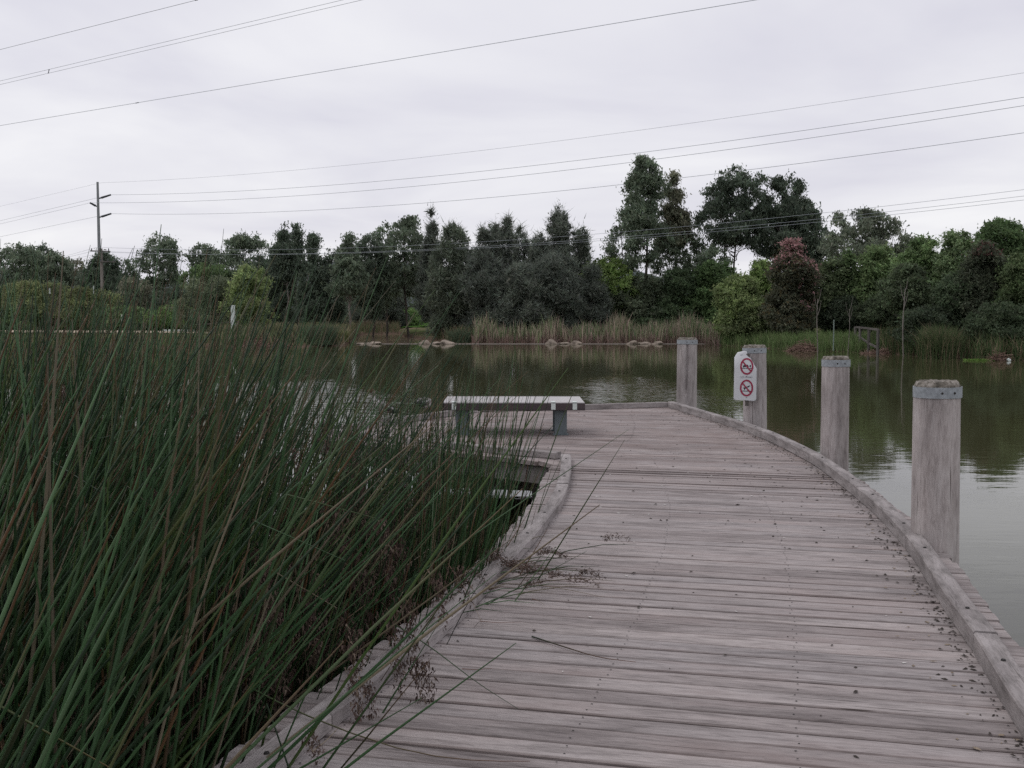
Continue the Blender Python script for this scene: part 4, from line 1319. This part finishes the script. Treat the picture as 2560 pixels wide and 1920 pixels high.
tree(612, 588, 150, 800, 122, "euc", "dome", GUM, "large domed gum behind the bright green tree", 34, 300, group=gM)
tree(690, 632, 110, 800, 118, "euc", "dome", GUMD, "dark gum between the domed gum and the twin spires", 26, 280, group=gM)
tree(712, 567, 72, 700, 116, "euc", "cone", GUMD, "left one of the twin spire-topped gums", 22, 260, group=gM, bark="bark_pale")
tree(744, 567, 52, 690, 118, "euc", "cone", GUMD, "right one of the twin spire-topped gums", 16, 230, group=gM, bark="bark_pale")
tree(786, 582, 92, 800, 114, "euc", "cone", GUMD, "pointed dark gum right of the twin spires", 26, 280, group=gM)
tree(832, 630, 82, 800, 116, "euc", "round", GUMD, "low gum in the dip right of the pointed gum", 20, 260, group=gM)
tree(874, 590, 108, 735, 102, "euc", "cone", GUM, "gum with a straight pale trunk left of the inlet", 28, 280, group=gM, bark="bark_pale", tr=1.3)
tree(930, 592, 85, 800, 108, "euc", "round", GUMD, "dark gum at the head of the inlet", 24, 280, group=gM)
tree(964, 566, 66, 770, 112, "euc", "round", GUM, "small-crowned gum rising above the inlet", 16, 220, group=gM)
tree(1022, 543, 135, 740, 108, "euc", "dome", GUM, "airy wide gum left of the pointed she-oak", 30, 240, group=gM)
tree(955, 680, 140, 815, 136, "cas", "dome", CASD, "dark drooping tree over the inlet bank", 26, 260, group=gM)
tree(1024, 775, 78, 812, 138, "shrub", "dome", FRESH, "fresh green bush at the edge of the mown grass", 16, 260, cat="bush", group=gM)
tree(1078, 527, 66, 800, 104, "cas", "cone", CASD, "tall narrow dark she-oak with pointed tip above the lawn", 34, 260, group=gC)
# she-oaks behind the bulrushes
tree(1133, 570, 130, 838, 95, "cas", "dome", (.052, .064, .044), "broad grey-green she-oak right of the mown grass", 42, 300, group=gC)
tree(1210, 574, 50, 700, 99, "cas", "col", CAS, "first of the small spiky she-oak tops right of the broad one", 14, 200, group=gC)
tree(1240, 557, 46, 700, 101, "cas", "col", CAS, "second spiky she-oak top, pale and thin", 12, 180, group=gC)
tree(1268, 548, 48, 700, 99, "cas", "col", CAS, "tallest of the small spiky she-oak tops", 13, 190, group=gC)
tree(1302, 568, 60, 720, 98, "cas", "col", CAS, "see-through spiky she-oak top left of the tall feathery one", 14, 170, group=gC)
tree(1215, 640, 140, 840, 93, "cas", "dome", CASD, "dark she-oak mass beneath the small spiky tops", 40, 300, group=gC)
tree(1300, 668, 150, 842, 91, "cas", "dome", CAS, "grey-green she-oak in front of the dark mass", 42, 300, group=gC)
tree(1397, 512, 78, 690, 96, "cas", "col", CAS, "tall feathery she-oak standing clear of its neighbours", 26, 170, group=gC, gap=.11)
tree(1452, 570, 48, 700, 97, "cas", "col", CAS, "small separate she-oak top right of the tall feathery one", 13, 190, group=gC)
tree(1352, 586, 74, 760, 96, "cas", "col", CAS, "she-oak top left of the tall feathery one", 20, 220, group=gC)
tree(1390, 640, 170, 842, 92, "cas", "dome", CASD, "dense dark she-oak under the tall feathery top", 46, 320, group=gC)
tree(1480, 648, 110, 842, 92, "cas", "cone", CASD, "dark she-oak left of the light green tree", 34, 280, group=gC)
tree(1525, 646, 120, 800, 95, "leafy", "round", (.085, .125, .032), "light green leafy tree below the tallest gum", 26, 300, group=gC)
# tall gums
tree(1606, 397, 112, 590, 96, "euc", "col", GUM, "tallest gum with open crown over the bulrushes", 46, 210, group=gT, gap=.09)
tree(1576, 545, 120, 680, 95, "euc", "round", GUM, "low open side crown left of the tallest gum trunk", 26, 120, group=gT, forks=2, gap=.10)
tree(1682, 437, 92, 620, 98, "euc", "cone", GUMB, "gum with a slim pointed crown right of the tallest gum", 30, 250, group=gT)
tree(1668, 570, 110, 690, 97, "euc", "round", GUM, "thin open gum crown below the slim pointed one", 18, 110, group=gT, forks=2, gap=.10)
tree(1745, 545, 90, 700, 99, "euc", "dome", GUM, "small gum filling the gap between the tall gum pairs", 20, 110, group=gT, gap=.08)
tree(1836, 422, 170, 610, 97, "euc", "dome", GUMD, "big round-headed gum left of the twin-topped gum", 54, 215, group=gT, forks=2, gap=.09)
tree(1945, 430, 150, 640, 97, "euc", "cone", GUMD, "big gum with the left of two pointed tops", 48, 215, group=gT, gap=.09)
tree(1983, 427, 100, 640, 99, "euc", "cone", GUMD, "big gum with the right of two pointed tops", 34, 220, group=gT, gap=.08)
tree(2028, 500, 100, 700, 96, "euc", "cone", GUMD, "gum sloping down on the right of the tall group", 32, 300, group=gT)
tree(1780, 620, 110, 760, 94, "euc", "dome", GUM, "thin gum understorey below the round-headed gum", 24, 95, group=gT, gap=.10)
# mid-storey right of centre
tree(1600, 690, 150, 838, 94.5, "shrub", "dome", (.046, .058, .034), "dull green bush under the tallest gum", 34, 380, cat="bush", group=gR)
tree(1700, 672, 130, 838, 94, "shrub", "dome", DKG, "dark green bush left of the yellow-green bush", 34, 380, cat="bush", group=gR)
tree(1785, 650, 130, 820, 93, "shrub", "dome", (.045, .075, .026), "deep green bush behind the yellow-green bush", 34, 380, cat="bush", group=gR)
tree(1640, 770, 170, 838, 94, "shrub", "dome", DKG, "low dark thicket behind the bulrushes", 26, 340, cat="bush", group=gR)
tree(1850, 690, 130, 828, 80, "shrub", "dome", LIME, "rounded yellow-green bush left of the pink-flowered tree", 36, 420, cat="bush", group=gR)
tree(1905, 655, 90, 760, 83, "shrub", "dome", (.085, .125, .034), "yellow-green bush peeping behind the pink-flowered tree", 22, 340, cat="bush", group=gR)
tree(1878, 770, 120, 832, 79, "shrub", "dome", (.075, .095, .038), "lower olive bush at the foot of the yellow-green one", 22, 340, cat="bush", group=gR)
tree(1978, 602, 118, 832, 77, "leafy", "col", (.042, .046, .028), "dark tree with pink flowering tips on the right bank", 46, 420, name="flowering_tree", group=gR, tint=pink_tint, L=(.20, .11))
# right bank
tree(2152, 528, 200, 660, 84, "euc", "dome", (.072, .085, .058), "airy round-topped grey gum on the right skyline", 46, 170, group=gR, forks=2, gap=.05)
tree(2262, 592, 70, 690, 82, "euc", "round", (.066, .078, .05), "thin grey gum right of the airy round-topped one", 14, 170, group=gR)
tree(2078, 655, 95, 800, 79, "leafy", "dome", (.046, .062, .028), "dark bush immediately right of the pink-flowered tree", 28, 340, cat="bush", group=gR)
tree(2120, 632, 80, 790, 79, "leafy", "cone", MIDG, "pointed green tree right of the pink-flowered tree", 26, 320, group=gR)
tree(2190, 618, 120, 800, 78, "leafy", "dome", (.062, .092, .034), "green rounded tree behind the timber fence", 34, 340, group=gR)
tree(2300, 600, 140, 800, 70, "leafy", "dome", (.064, .098, .036), "green bushy tree right of the thin pale trunk", 38, 360, group=gR)
tree(2262, 665, 110, 775, 66, "leafy", "dome", (.044, .060, .030), "small dark tree on a thin pale trunk right of the fence", 26, 320, group=gR, bark="bark_pale")
tree(2385, 585, 100, 780, 68, "leafy", "round", (.070, .100, .044), "pale green tree left of the big domed tree", 28, 320, group=gR)
tree(2500, 556, 190, 760, 70, "leafy", "dome", (.040, .066, .024), "big smooth-domed dark green tree at the right edge", 50, 420, group=gR, L=(.20, .12))
tree(2455, 612, 120, 830, 62, "leafy", "dome", (.036, .044, .026), "dark bush with pinkish top below the big domed tree", 36, 380, cat="bush", group=gR, tint=pinkish_top)
tree(2550, 640, 130, 850, 60, "leafy", "dome", (.046, .066, .026), "green bush cut by the right edge of the picture", 34, 360, cat="bush", group=gR)
tree(2390, 690, 130, 850, 63, "leafy", "dome", (.030, .044, .022), "dark bush below the pale green tree", 32, 360, cat="bush", group=gR)
tree(2215, 735, 130, 838, 75, "shrub", "dome", (.032, .044, .022), "low dark bush directly behind the timber fence", 26, 340, cat="bush", group=gR)
tree(2110, 740, 130, 832, 78, "shrub", "dome", (.028, .038, .022), "low dark thicket right of the pink-flowered tree", 26, 340, cat="bush", group=gR)
tree(2320, 770, 150, 865, 62, "shrub", "dome", (.026, .036, .020), "low dark thicket behind the sedge tussock", 26, 340, cat="bush", group=gR)
tree(2500, 760, 180, 880, 58, "shrub", "dome", (.028, .040, .020), "dark low thicket at the right edge above the water", 28, 360, cat="bush", group=gR)
# thin pale saplings and stakes
def sapling(x, y0, y1, d, label, r=.036):
    a, b_ = at(x, y1, d), at(x, y0, d)
    gz = ground_z(a.x, a.y)
    h = b_.z - gz
    root = tag(empty("sapling", (a.x, a.y, gz)), label, "sapling", "thin pale stems on the right bank")
    t = np.linspace(0, 1, 7)
    pts = [(0.04 * math.sin(5 * q + x) * h * .3, 0, q * h - .05) for q in t]
    obj("trunk", tube_mesh("trunk", pts, r * (1 - .55 * t), M["bark_pale"], 6), root)
    for k in range(3):
        z = h * (.72 + .1 * k); s = (-1) ** k
        obj("branch", tube_mesh("branch", [(0, 0, z), (s * .12, .03, z + .35), (s * .22, .05, z + .9)], [r * .5, r * .35, r * .2], M["bark_pale"], 5), root)
sapling(2043, 745, 845, 66, "thin pale sapling stem just right of the pink-flowered tree")
sapling(2122, 770, 845, 66, "thin pale sapling stem left of the timber fence", .028)
sapling(2258, 720, 858, 61, "taller pale forked sapling right of the timber fence", .045)
st = empty("tree_stake", tuple(at(2084, 846, 66).xy) + (0.3,))
tag(st, "slim pale green stake between the pink-flowered tree and the fence", "stake")
box("stake", (.06, .06, 1.9), M["stake"], st, (0, 0, .75), bevel=.01)

# distant wood closing the view between the trees
cs, rcw = [], []
for px in np.arange(-160, 2760, 17):
    d = TR.uniform(138, 175)
    yt = 722 + 12 * math.sin(px * .011) + TR.normal(0, 9)
    if 440 < px < 500: yt = 745
    if px > 1700: d = TR.uniform(112, 130)
    top = at(px, yt, d)
    z = top.z
    while z > .6:
        cs.append((top.x + TR.normal(0, 1), top.y + TR.normal(0, 2), z)); rcw.append(TR.uniform(1.3, 2.0)); z -= 1.5
V, F, K = leaves(np.array(cs), np.array(rcw), 130, .62, .34, "any", (.042, .056, .034), TR)
tag(obj("distant_wood", mesh_np("distant_wood", V, F, M["leaf"], K)), "dark continuous wood closing the gaps behind the far trees", "woodland", kind="stuff")

# blades: bulrush belt, grasses, sedges
def blades(n, posf, hf, colf, wide=.035, splay=.18, rng=TR, K=3):
    B = np.array([posf() for _ in range(n)])
    h = np.array([hf(b_) for b_ in B])
    dirn = rng.normal(0, splay, (n, 2)) * h[:, None]
    a = rng.uniform(0, math.pi, n)
    s = np.stack([np.cos(a), np.sin(a) * .5, np.zeros(n)], 1) * wide * .5
    mid = B + np.stack([dirn[:, 0] * .35, dirn[:, 1] * .35, h * .6], 1)
    tip = B + np.stack([dirn[:, 0], dirn[:, 1], h * rng.uniform(.9, 1.0, n)], 1)
    V = np.stack([B - s, B + s, mid - s * .8, mid + s * .8, tip], 1)
    F = (np.arange(n) * 5)[:, None, None] + np.array([[0, 1, 3], [0, 3, 2], [2, 3, 4]])[None]
    C = np.repeat(np.array([colf() for _ in range(n)]), 5, axis=0)
    return V.reshape(-1, 3), F.reshape(-1, 3), C
def pick(cols, j=.25):
    c = np.array(cols[TR.integers(0, len(cols))]) * 1.75; return c * TR.uniform(1 - j, 1 + j)
def strip_pos(px0, px1, d0, d1, shore=True):
    def f():
        px = TR.uniform(px0, px1)
        az = math.degrees(math.atan2(px - 1280, FPX))
        ds = float(shore_r(az)) * math.cos(math.radians(az)) if shore else 0
        d = ds + TR.uniform(d0, d1)
        x = (px - 1280) / FPX * d
        return (x, d, max(ground_z(x, d), -.1) - .05)
    return f
TYPHA = [(.085, .105, .055), (.13, .125, .085), (.17, .145, .11), (.115, .09, .07), (.06, .085, .045), (.15, .115, .095), (.08, .10, .05)]
V, F, C = blades(5600, strip_pos(1185, 1800, -.8, 5.5), lambda b_: TR.normal(1.6, .38) * (.70 + .30 * math.sin(b_[0] * .55) ** 2 + .12 * math.sin(b_[0] * 2.3)), lambda: pick(TYPHA, .4) * 1.35, .085, .13)
tag(obj("bulrush_belt", mesh_np("bulrush_belt", V, F, M["grass"], C)), "tan and green bulrushes along the far shore behind the weir", "bulrushes", kind="stuff")
BASEC = [(.13, .09, .08), (.17, .125, .11), (.10, .075, .06)]
V, F, C = blades(3000, strip_pos(1180, 1800, -1.0, .6), lambda b_: TR.uniform(.4, 1.0), lambda: pick(BASEC), .06, .35)
tag(obj("dead_bulrush_skirt", mesh_np("dead_bulrush_skirt", V, F, M["grass"], C)), "pinkish brown dead stems at the foot of the bulrushes", "bulrushes", kind="stuff")
GRS = [(.094, .138, .052), (.080, .120, .045), (.118, .138, .068), (.063, .092, .038)]
V, F, C = blades(9000, strip_pos(1780, 2215, -.3, 6), lambda b_: TR.uniform(.35, 1.05), lambda: pick(GRS), .045, .25)
tag(obj("bank_grass", mesh_np("bank_grass", V, F, M["grass"], C)), "long bright green grass on the right bank below the pink-flowered tree", "grass", kind="stuff")
DRK = [(.05, .075, .032), (.038, .058, .026), (.07, .085, .04), (.13, .105, .07)]
V, F, C = blades(8000, strip_pos(2180, 2720, -.3, 5), lambda b_: TR.uniform(.5, 1.5), lambda: pick(DRK), .04, .25)  # darker green and brown blade colours
tag(obj("dark_bank_grass", mesh_np("dark_bank_grass", V, F, M["grass"], C)), "dark grass and reeds on the bank at far right", "grass", kind="stuff")
LFT = [(.075, .105, .045), (.055, .085, .035), (.12, .105, .06), (.15, .11, .075)]
V, F, C = blades(5000, strip_pos(-150, 545, -.5, 8), lambda b_: TR.uniform(.2, .8), lambda: pick(LFT), .05, .2)
tag(obj("left_bank_grass", mesh_np("left_bank_grass", V, F, M["grass"], C)), "green and brown grass on the left bank below the path", "grass", kind="stuff")
MIX = [(.075, .090, .045), (.11, .10, .06), (.06, .08, .04), (.14, .115, .075)]
V, F, C = blades(4200, strip_pos(540, 875, 0, 14), lambda b_: TR.uniform(.4, 1.3), lambda: pick(MIX, .4), .08, .3)
tag(obj("spit_grass", mesh_np("spit_grass", V, F, M["grass"], C)), "rough tall grass on the spit left of the inlet", "grass", kind="stuff")
V, F, C = blades(3000, strip_pos(870, 1180, .0, 7), lambda b_: TR.uniform(.5, 1.4) * (0.1 if 1000 < 1280 + b_[0] / b_[1] * FPX < 1085 else 1), lambda: pick(MIX[:3] + [(.13, .085, .065)]), .05, .25)
tag(obj("inlet_grass", mesh_np("inlet_grass", V, F, M["grass"], C)), "brownish sedge round the muddy inlet", "grass", kind="stuff")

def tussock(px, d, hw, h, cols, label, n=900, splay=.75, name="sedge_tussock", cat="sedge", zoff=0.0):
    x = (px - 1280) / FPX * d
    gz = max(ground_z(x, d), 0.0) + zoff
    root = tag(empty(name, (x, d, gz)), label, cat, "sedge clumps at the waterline")
    def pos():
        a, q = TR.uniform(0, 6.28), math.sqrt(TR.random()) * hw * .6
        return (q * math.cos(a), q * math.sin(a), -.1)
    V, F, C = blades(n, pos, lambda b_: h * TR.uniform(.65, 1.1) * (1 - .35 * (math.hypot(b_[0], b_[1]) / hw)), lambda: pick(cols), .035, splay * hw / h * .55)
    tag(obj("blades", mesh_np("blades", V, F, M["grass"], C), root), kind="stuff")
BLUE = [(.045, .068, .040), (.055, .080, .050), (.035, .052, .032), (.09, .085, .055)]
tussock(800, 79, 1.9, 1.85, BLUE, "large dark blue-green sedge tussock at the tip of the left spit", 1500)
tussock(700, 80, 1.5, 1.7, MIX, "brownish sedge tussock left of the large blue-green one", 1000)
tussock(855, 82, .8, 1.1, [(.12, .13, .05), (.10, .11, .045)], "small yellowish sedge tussock right of the large blue-green one", 500)
tussock(1150, 88, 1.6, 1.5, BLUE, "dark sedge tussock at the left end of the bulrushes", 900)
tussock(2345, 57.3, 1.6, 2.2, DRK, "tall dark sedge clump in the water at the right bank", 1600, .6)
tussock(930, 128, 2.2, 1.6, [(.09, .08, .055), (.12, .09, .065)], "brown sedge mound at the head of the inlet", 800)
DEB = [(.17, .115, .09), (.22, .155, .125), (.13, .085, .07)]
def debris(px, d, hw, h, label, n=420):
    x = (px - 1280) / FPX * d
    root = tag(empty("dead_reed_heap", (x, d, 0)), label, "dead reeds", "heaps of dead reed at the waterline")
    P_ = []
    for i in range(n):
        a = TR.uniform(0, 6.28); q = math.sqrt(TR.random())
        p0 = np.array([q * hw * math.cos(a), q * hw * .6 * math.sin(a), h * (1 - q) * TR.uniform(.2, 1)])
        dv = unit(np.array([TR.normal(0, 1), TR.normal(0, .6), TR.normal(-.15, .3)])) * TR.uniform(.3, .9)
        P_.append([p0 - dv * .5, p0, p0 + dv * .5])
    P_ = np.array(P_); P_[:, :, 2] = np.maximum(P_[:, :, 2], .005)
    V, F = tubes(P_, np.tile([.012, .012, .006], (n, 1)), 3)
    C = np.repeat(np.array([pick(DEB) for _ in range(n)]), 9, axis=0)
    tag(obj("stems", mesh_np("stems", V, F, M["grass"], C), root), kind="stuff")
debris(655, 77.3, 2.0, 1.0, "heap of pinkish dead reeds at the waterline of the left spit", 700)
debris(2010, 68.6, 1.0, .75, "domed brown reed heap below the pink-flowered tree")
debris(2225, 64, 1.6, .35, "low line of dead reeds at the foot of the fence", 400)
debris(2500, 54.6, .5, .6, "small leaning bundle of dead reeds near the white litter", 120)

# ------------------------------------------------------------------ weir and boulders
weir = box("low_weir", (27.6, .35, .55), M["concrete"], None, ((895 + 1765) / 2 / FPX * 84.4 - 1280 / FPX * 84.4, 84.4, -.275 + .035), bevel=.02)
tag(weir, "thin pale concrete weir line across the mouth of the inlet", "weir")
def boulder(px, d, w, h, label, seed):
    rr = random.Random(seed)
    bm = bmesh.new(); bmesh.ops.create_icosphere(bm, subdivisions=3, radius=1)
    ph = [rr.uniform(0, 6.3) for _ in range(6)]
    for vv in bm.verts:
        c = vv.co
        k = 1 + .26 * math.sin(2.3 * c.x + ph[0]) * math.cos(2.9 * c.z + ph[1]) + .10 * math.sin(5.1 * c.y + ph[2]) + .07 * math.sin(7 * c.x + 3 * c.z + ph[3]) + rr.gauss(0, .02)
        vv.co = c * k
        vv.co.z = max(-.55, vv.co.z)
    bmesh.ops.scale(bm, vec=(w / 2, w * .42, h * .68), verts=bm.verts)
    x = (px - 1280) / FPX * d
    o = bm_obj("boulder", bm, M["rock"], None, (x, d, .02), (0, 0, rr.uniform(-.2, .2)))
    tag(o, label, "boulder", "boulders along the weir")
B = [
 (905, .9, .12, "long flat pale boulder at the left end of the weir"), (933, 1.1, .26, "rounded boulder right of the flat one at the weir's left end"),
 (1062, .75, .34, "left boulder of the group in front of the inlet"), (1088, .8, .22, "low middle boulder of the group in front of the inlet"),
 (1115, 1.1, .38, "large right boulder of the group in front of the inlet"),
 (1378, .75, .42, "tall left boulder of the middle weir group"), (1412, 1.0, .20, "low middle boulder of the middle weir group"), (1440, .8, .32, "right boulder of the middle weir group"),
 (1580, .80, .36, "left boulder of the group nearest the far post"), (1612, 1.1, .20, "long low boulder of the group nearest the far post"), (1642, .8, .30, "right boulder of the group nearest the far post")]
for i, (px, w, h, lb) in enumerate(B): boulder(px, 84.2, w, h, lb, 40 + i)

# ------------------------------------------------------------------ small things on the far bank
fence = empty("timber_fence", (0, 0, 0))
tag(fence, "short grey two-rail timber fence on the right bank", "fence")
fp = [(2138, 70.5), (2150, 67.5), (2172, 64.6), (2195, 62)]
fpt = []
for i, (px, d) in enumerate(fp):
    p = at(px, 840, d); gz = ground_z(p.x, p.y)
    top = at(px, [817, 818, 820, 823][i], d).z
    fpt.append((p.x, p.y, gz, top))
    box("fence_post", (.13, .13, top - gz + .4), M["far_timber"], fence, (p.x, p.y, (top + gz - .4) / 2), (0, 0, .6), .01)
for a, b_ in zip(fpt[:-1], fpt[1:]):
    for fr2 in (.985, .50):
        p0 = Vector((a[0], a[1], a[2] + (a[3] - a[2]) * fr2)); p1 = Vector((b_[0], b_[1], b_[2] + (b_[3] - b_[2]) * fr2))
        dv = p1 - p0
        o = box("rail", (dv.length, .05, .12), M["far_timber"], fence, tuple((p0 + p1) / 2 + Vector((0, -.07, 0))))
        o.rotation_euler = dv.to_track_quat('X', 'Z').to_euler()

mk = at(582, 812, 84); gz = ground_z(mk.x, mk.y)
mb = tag(empty("marker_board", (mk.x, mk.y, gz)), "tall white marker board standing on the left spit", "marker")
hmk = at(582, 763, 84).z - gz
box("board", (.34, .05, hmk * .62), M["white_paint"], mb, (.03, 0, hmk * .69), (0, .02, .5), .01)
box("post", (.10, .10, hmk * .75), M["white_paint"], mb, (-.10, .05, hmk * .375), bevel=.01)
br = at(447, 832, 98); gz = ground_z(br.x, br.y)
bl = tag(empty("low_barrier", (br.x, br.y, gz)), "low white slatted barrier beside the gravel path", "barrier")
ztop = at(447, 824, 98).z - gz
for k in range(7):
    box("slat", (.36, .06, .22), M["white_paint"], bl, (-1.26 + k * .42, 0, ztop - .10), bevel=.02)
box("rail", (2.9, .05, .08), M["far_timber"], bl, (0, .07, ztop - .10))
for sx in (-1.2, 0, 1.2): box("post", (.1, .08, max(.3, ztop)), M["far_timber"], bl, (sx, .15, max(.3, ztop) / 2 - .05))
rl = at(545, 815, 92); gz = ground_z(rl.x, rl.y)
ft = tag(empty("dark_handrail", (rl.x, rl.y, gz)), "dark timber handrail left of the white marker board", "handrail")
zr = at(545, 808, 92).z - gz
box("rail", (3.6, .08, .12), M["bark_dark"], ft, (0, 0, zr), (0, -.08, 0), .01)
for sx in (-1.6, 0, 1.6): box("post", (.1, .1, zr + .3), M["bark_dark"], ft, (sx, 0, (zr + .3) / 2 - .3))
for i, (px, y0, y1, d, lb) in enumerate(((138, 722, 736, 104, "small white marker tube standing in the wattle bush at far left"),
                                        (246, 716, 736, 103, "small white marker tube beside the power pole foot"),
                                        (317, 787, 806, 100, "tiny white marker post above the path right of the pole"))):
    a, b_ = at(px, y1, d), at(px, y0, d); gz = ground_z(a.x, a.y)
    mt = tag(empty("white_marker", (a.x, a.y - 1.2, gz)), lb, "marker")
    box("post", (.03, .03, b_.z - gz), M["bark_dark"], mt, (0, 0, (b_.z - gz) / 2 - .05))
    box("tube", (.12, .10, b_.z - a.z), M["white_paint"], mt, (0, -.01, (a.z + b_.z) / 2 - gz + .02), bevel=.02)
lit = at(2522, 902, 54.2)
bm = bmesh.new(); bmesh.ops.create_icosphere(bm, subdivisions=2, radius=.11)
for vv in bm.verts: vv.co = vv.co * pr.uniform(.6, 1.2); vv.co.z = max(-.05, vv.co.z)
tag(bm_obj("plastic_litter", bm, M["white_paint"], None, (lit.x, lit.y, .05)), "crumpled white plastic litter floating at the right bank", "litter")
def weed():
    a = TR.uniform(0, 6.28); q = math.sqrt(TR.random())
    return (.85 * q * math.cos(a), .45 * q * math.sin(a), -.02)
wd = tag(empty("floating_weed", ((2452 - 1280) / FPX * 54.8, 54.8, 0)), "flat bright green weed patch floating at the right bank", "weed")
V, F, C = blades(500, weed, lambda b_: TR.uniform(.04, .14), lambda: pick([(.09, .15, .035), (.07, .12, .03)]), .06, .6)
tag(obj("leaves", mesh_np("leaves", V, F, M["grass"], C), wd), kind="stuff")

# ------------------------------------------------------------------ power poles and lines
PD = 165.0
pb = at(252, 783, PD); gz = ground_z(pb.x, pb.y)
pole = tag(empty("transmission_pole", (pb.x, pb.y, gz)), "tall grey steel transmission pole with three angled insulator arms", "power pole")
pt = at(251, 455, PD).z - gz
obj("shaft", tube_mesh("shaft", [(0, 0, -.5), (0, 0, pt * .5), (0, 0, pt)], [.30, .24, .17], M["conduit"], 12), pole)
ARM = []
for (px, py, s) in ((277, 487, 1), (225, 507, -1), (278, 534, 1)):
    tip = at(px, py, PD) - Vector((pb.x, pb.y, gz))
    a0 = Vector((.2 * s, 0, tip.z - .55))
    obj("insulator_arm", tube_mesh("insulator_arm", [tuple(a0), tuple(a0.lerp(tip, .15)), tuple(a0.lerp(tip, .2)), tuple(tip)], [.10, .10, .17, .13], M["insulator"], 8), pole)
    ARM.append(tip + Vector((pb.x, pb.y, gz)))
LD = 118.0
qb = at(257, 783, LD); gz2 = ground_z(qb.x, qb.y)
low = tag(empty("street_power_pole", (qb.x, qb.y, gz2)), "shorter pale timber power pole with crossarms in front of the tall one", "power pole")
lt = at(257, 628, LD).z - gz2
obj("shaft", tube_mesh("shaft", [(0, 0, -.5), (0, 0, lt * .5), (0, 0, lt + .3)], [.20, .17, .14], M["bark_pale"], 10), low)
for (dx, z, w) in ((-.05, lt, 2.1), (0.75, lt - 1.15, 1.7)):
    box("crossarm", (w, .10, .12), M["far_timber"], low, (dx, -.2, z), (0, .02, .1), .01)
    for k in (-1, 0, 1):
        bm = bmesh.new(); bmesh.ops.create_cone(bm, segments=8, radius1=.07, radius2=.04, depth=.25, cap_ends=True)
        bm_obj("insulator", bm, M["insulator"], low, (dx + k * w * .44, -.2, z + .18))

def wire_pts(p0, pm, d0, p1, d1, ext=.35, n=40):
    """Sagging wire through two world ends, its sag set by a point it passes in between."""
    A, B_ = at(*p0, d0), at(*p1, d1)
    best = 0.0
    if pm:
        # find where the plan line crosses the column of pm, then its height there
        k = (pm[0] - 1280) / FPX
        t = (k * A.y - A.x) / ((B_.x - A.x) - k * (B_.y - A.y))
        y = A.y + t * (B_.y - A.y)
        zt = at(pm[0], pm[1], y).z
        best = (A.z + (B_.z - A.z) * t - zt) / (4 * t * (1 - t))
    return [A + (B_ - A) * t - Vector((0, 0, 4 * best * t * (1 - t))) for t in np.linspace(0, 1 + ext, n)]
def wire(name, label, polylines, r, group, spacers=()):
    root = tag(empty(name, (0, 0, 0)), label, "power line", group)
    for pts in polylines:
        obj("conductor", tube_mesh("conductor", pts, [r] * len(pts), M["wire"], 5), root)
    for (a, b_) in spacers:
        obj("spacer", tube_mesh("spacer", [a, (a + b_) / 2, b_], [.05, .035, .05], M["insulator"], 5), root)
gA, gB, gC2 = "upper twin power lines", "lines on the tall pole", "lines on the short pole"
e_top = (251, 457)
specs = [("earth_wire", "thin topmost wire running from the tall pole tip", (252, 457), (1280, 367), (2560, 182), [(252, 457), (0, 516)], .013),
         ("power_line", "wire from the upper right arm of the tall pole", (276, 487), (1280, 420), (2560, 243), [(276, 487), (0, 552)], .020),
         ("power_line", "wire from the left arm of the tall pole", (226, 507), (1280, 441), (2560, 264), [(226, 507), (0, 560)], .020),
         ("power_line", "wire from the lower right arm of the tall pole", (277, 534), (1280, 489), (2560, 332), [(277, 534), (0, 592)], .020)]
for nm, lb, p0, pm, p1, left, r in specs:
    a = wire_pts(p0, pm, PD, p1, 82)
    l0 = wire_pts(left[0], None, PD, left[1], 200, .5, 12)
    wire(nm, lb, [l0[::-1][:-1] + a], r, gB)
for lb, p0, pm, p1, left in (("upper of three thin wires on the short pole", (243, 618), (1280, 600), (2560, 474), (150, 644)),
                             ("middle of three thin wires on the short pole", (228, 629), (1280, 612), (2560, 490), (130, 652)),
                             ("lowest of three thin wires on the short pole", (274, 629), (1280, 616), (2560, 500), (170, 650))):
    a = wire_pts(p0, pm, LD, p1, 70)
    l0 = wire_pts(p0, None, LD, left, 150, 1.5, 8)
    wire("street_power_line", lb, [l0[::-1][:-1] + a], .012, gC2)
for lb, p0, p1, d0, d1, sepz, sep, spc in (
        ("lowest of the three twin power lines crossing the upper sky", (0, 314), (1900, -2), 112, 70, .10, .30, (.262,)),
        ("middle twin power line crossing the upper left sky", (0, 207), (880, 0), 108, 84, .38, .10, (.172,)),
        ("highest twin power line in the upper left corner", (0, 124), (500, -2), 112, 94, .10, .25, (.985,))):
    A, B_ = at(*p0, d0), at(*p1, d1)
    dirn = (B_ - A)
    off_ = Vector((-dirn.y, dirn.x, 0)).normalized() * sep / 2 + Vector((0, 0, sepz / 2))
    ts = np.linspace(-.4, 1.5, 24)
    l1 = [A + dirn * t + off_ for t in ts]; l2 = [A + dirn * t - off_ for t in ts]
    sps = [(A + dirn * t + off_, A + dirn * t - off_) for t in spc]
    wire("twin_power_line", lb, [l1, l2], .016, gA, sps)
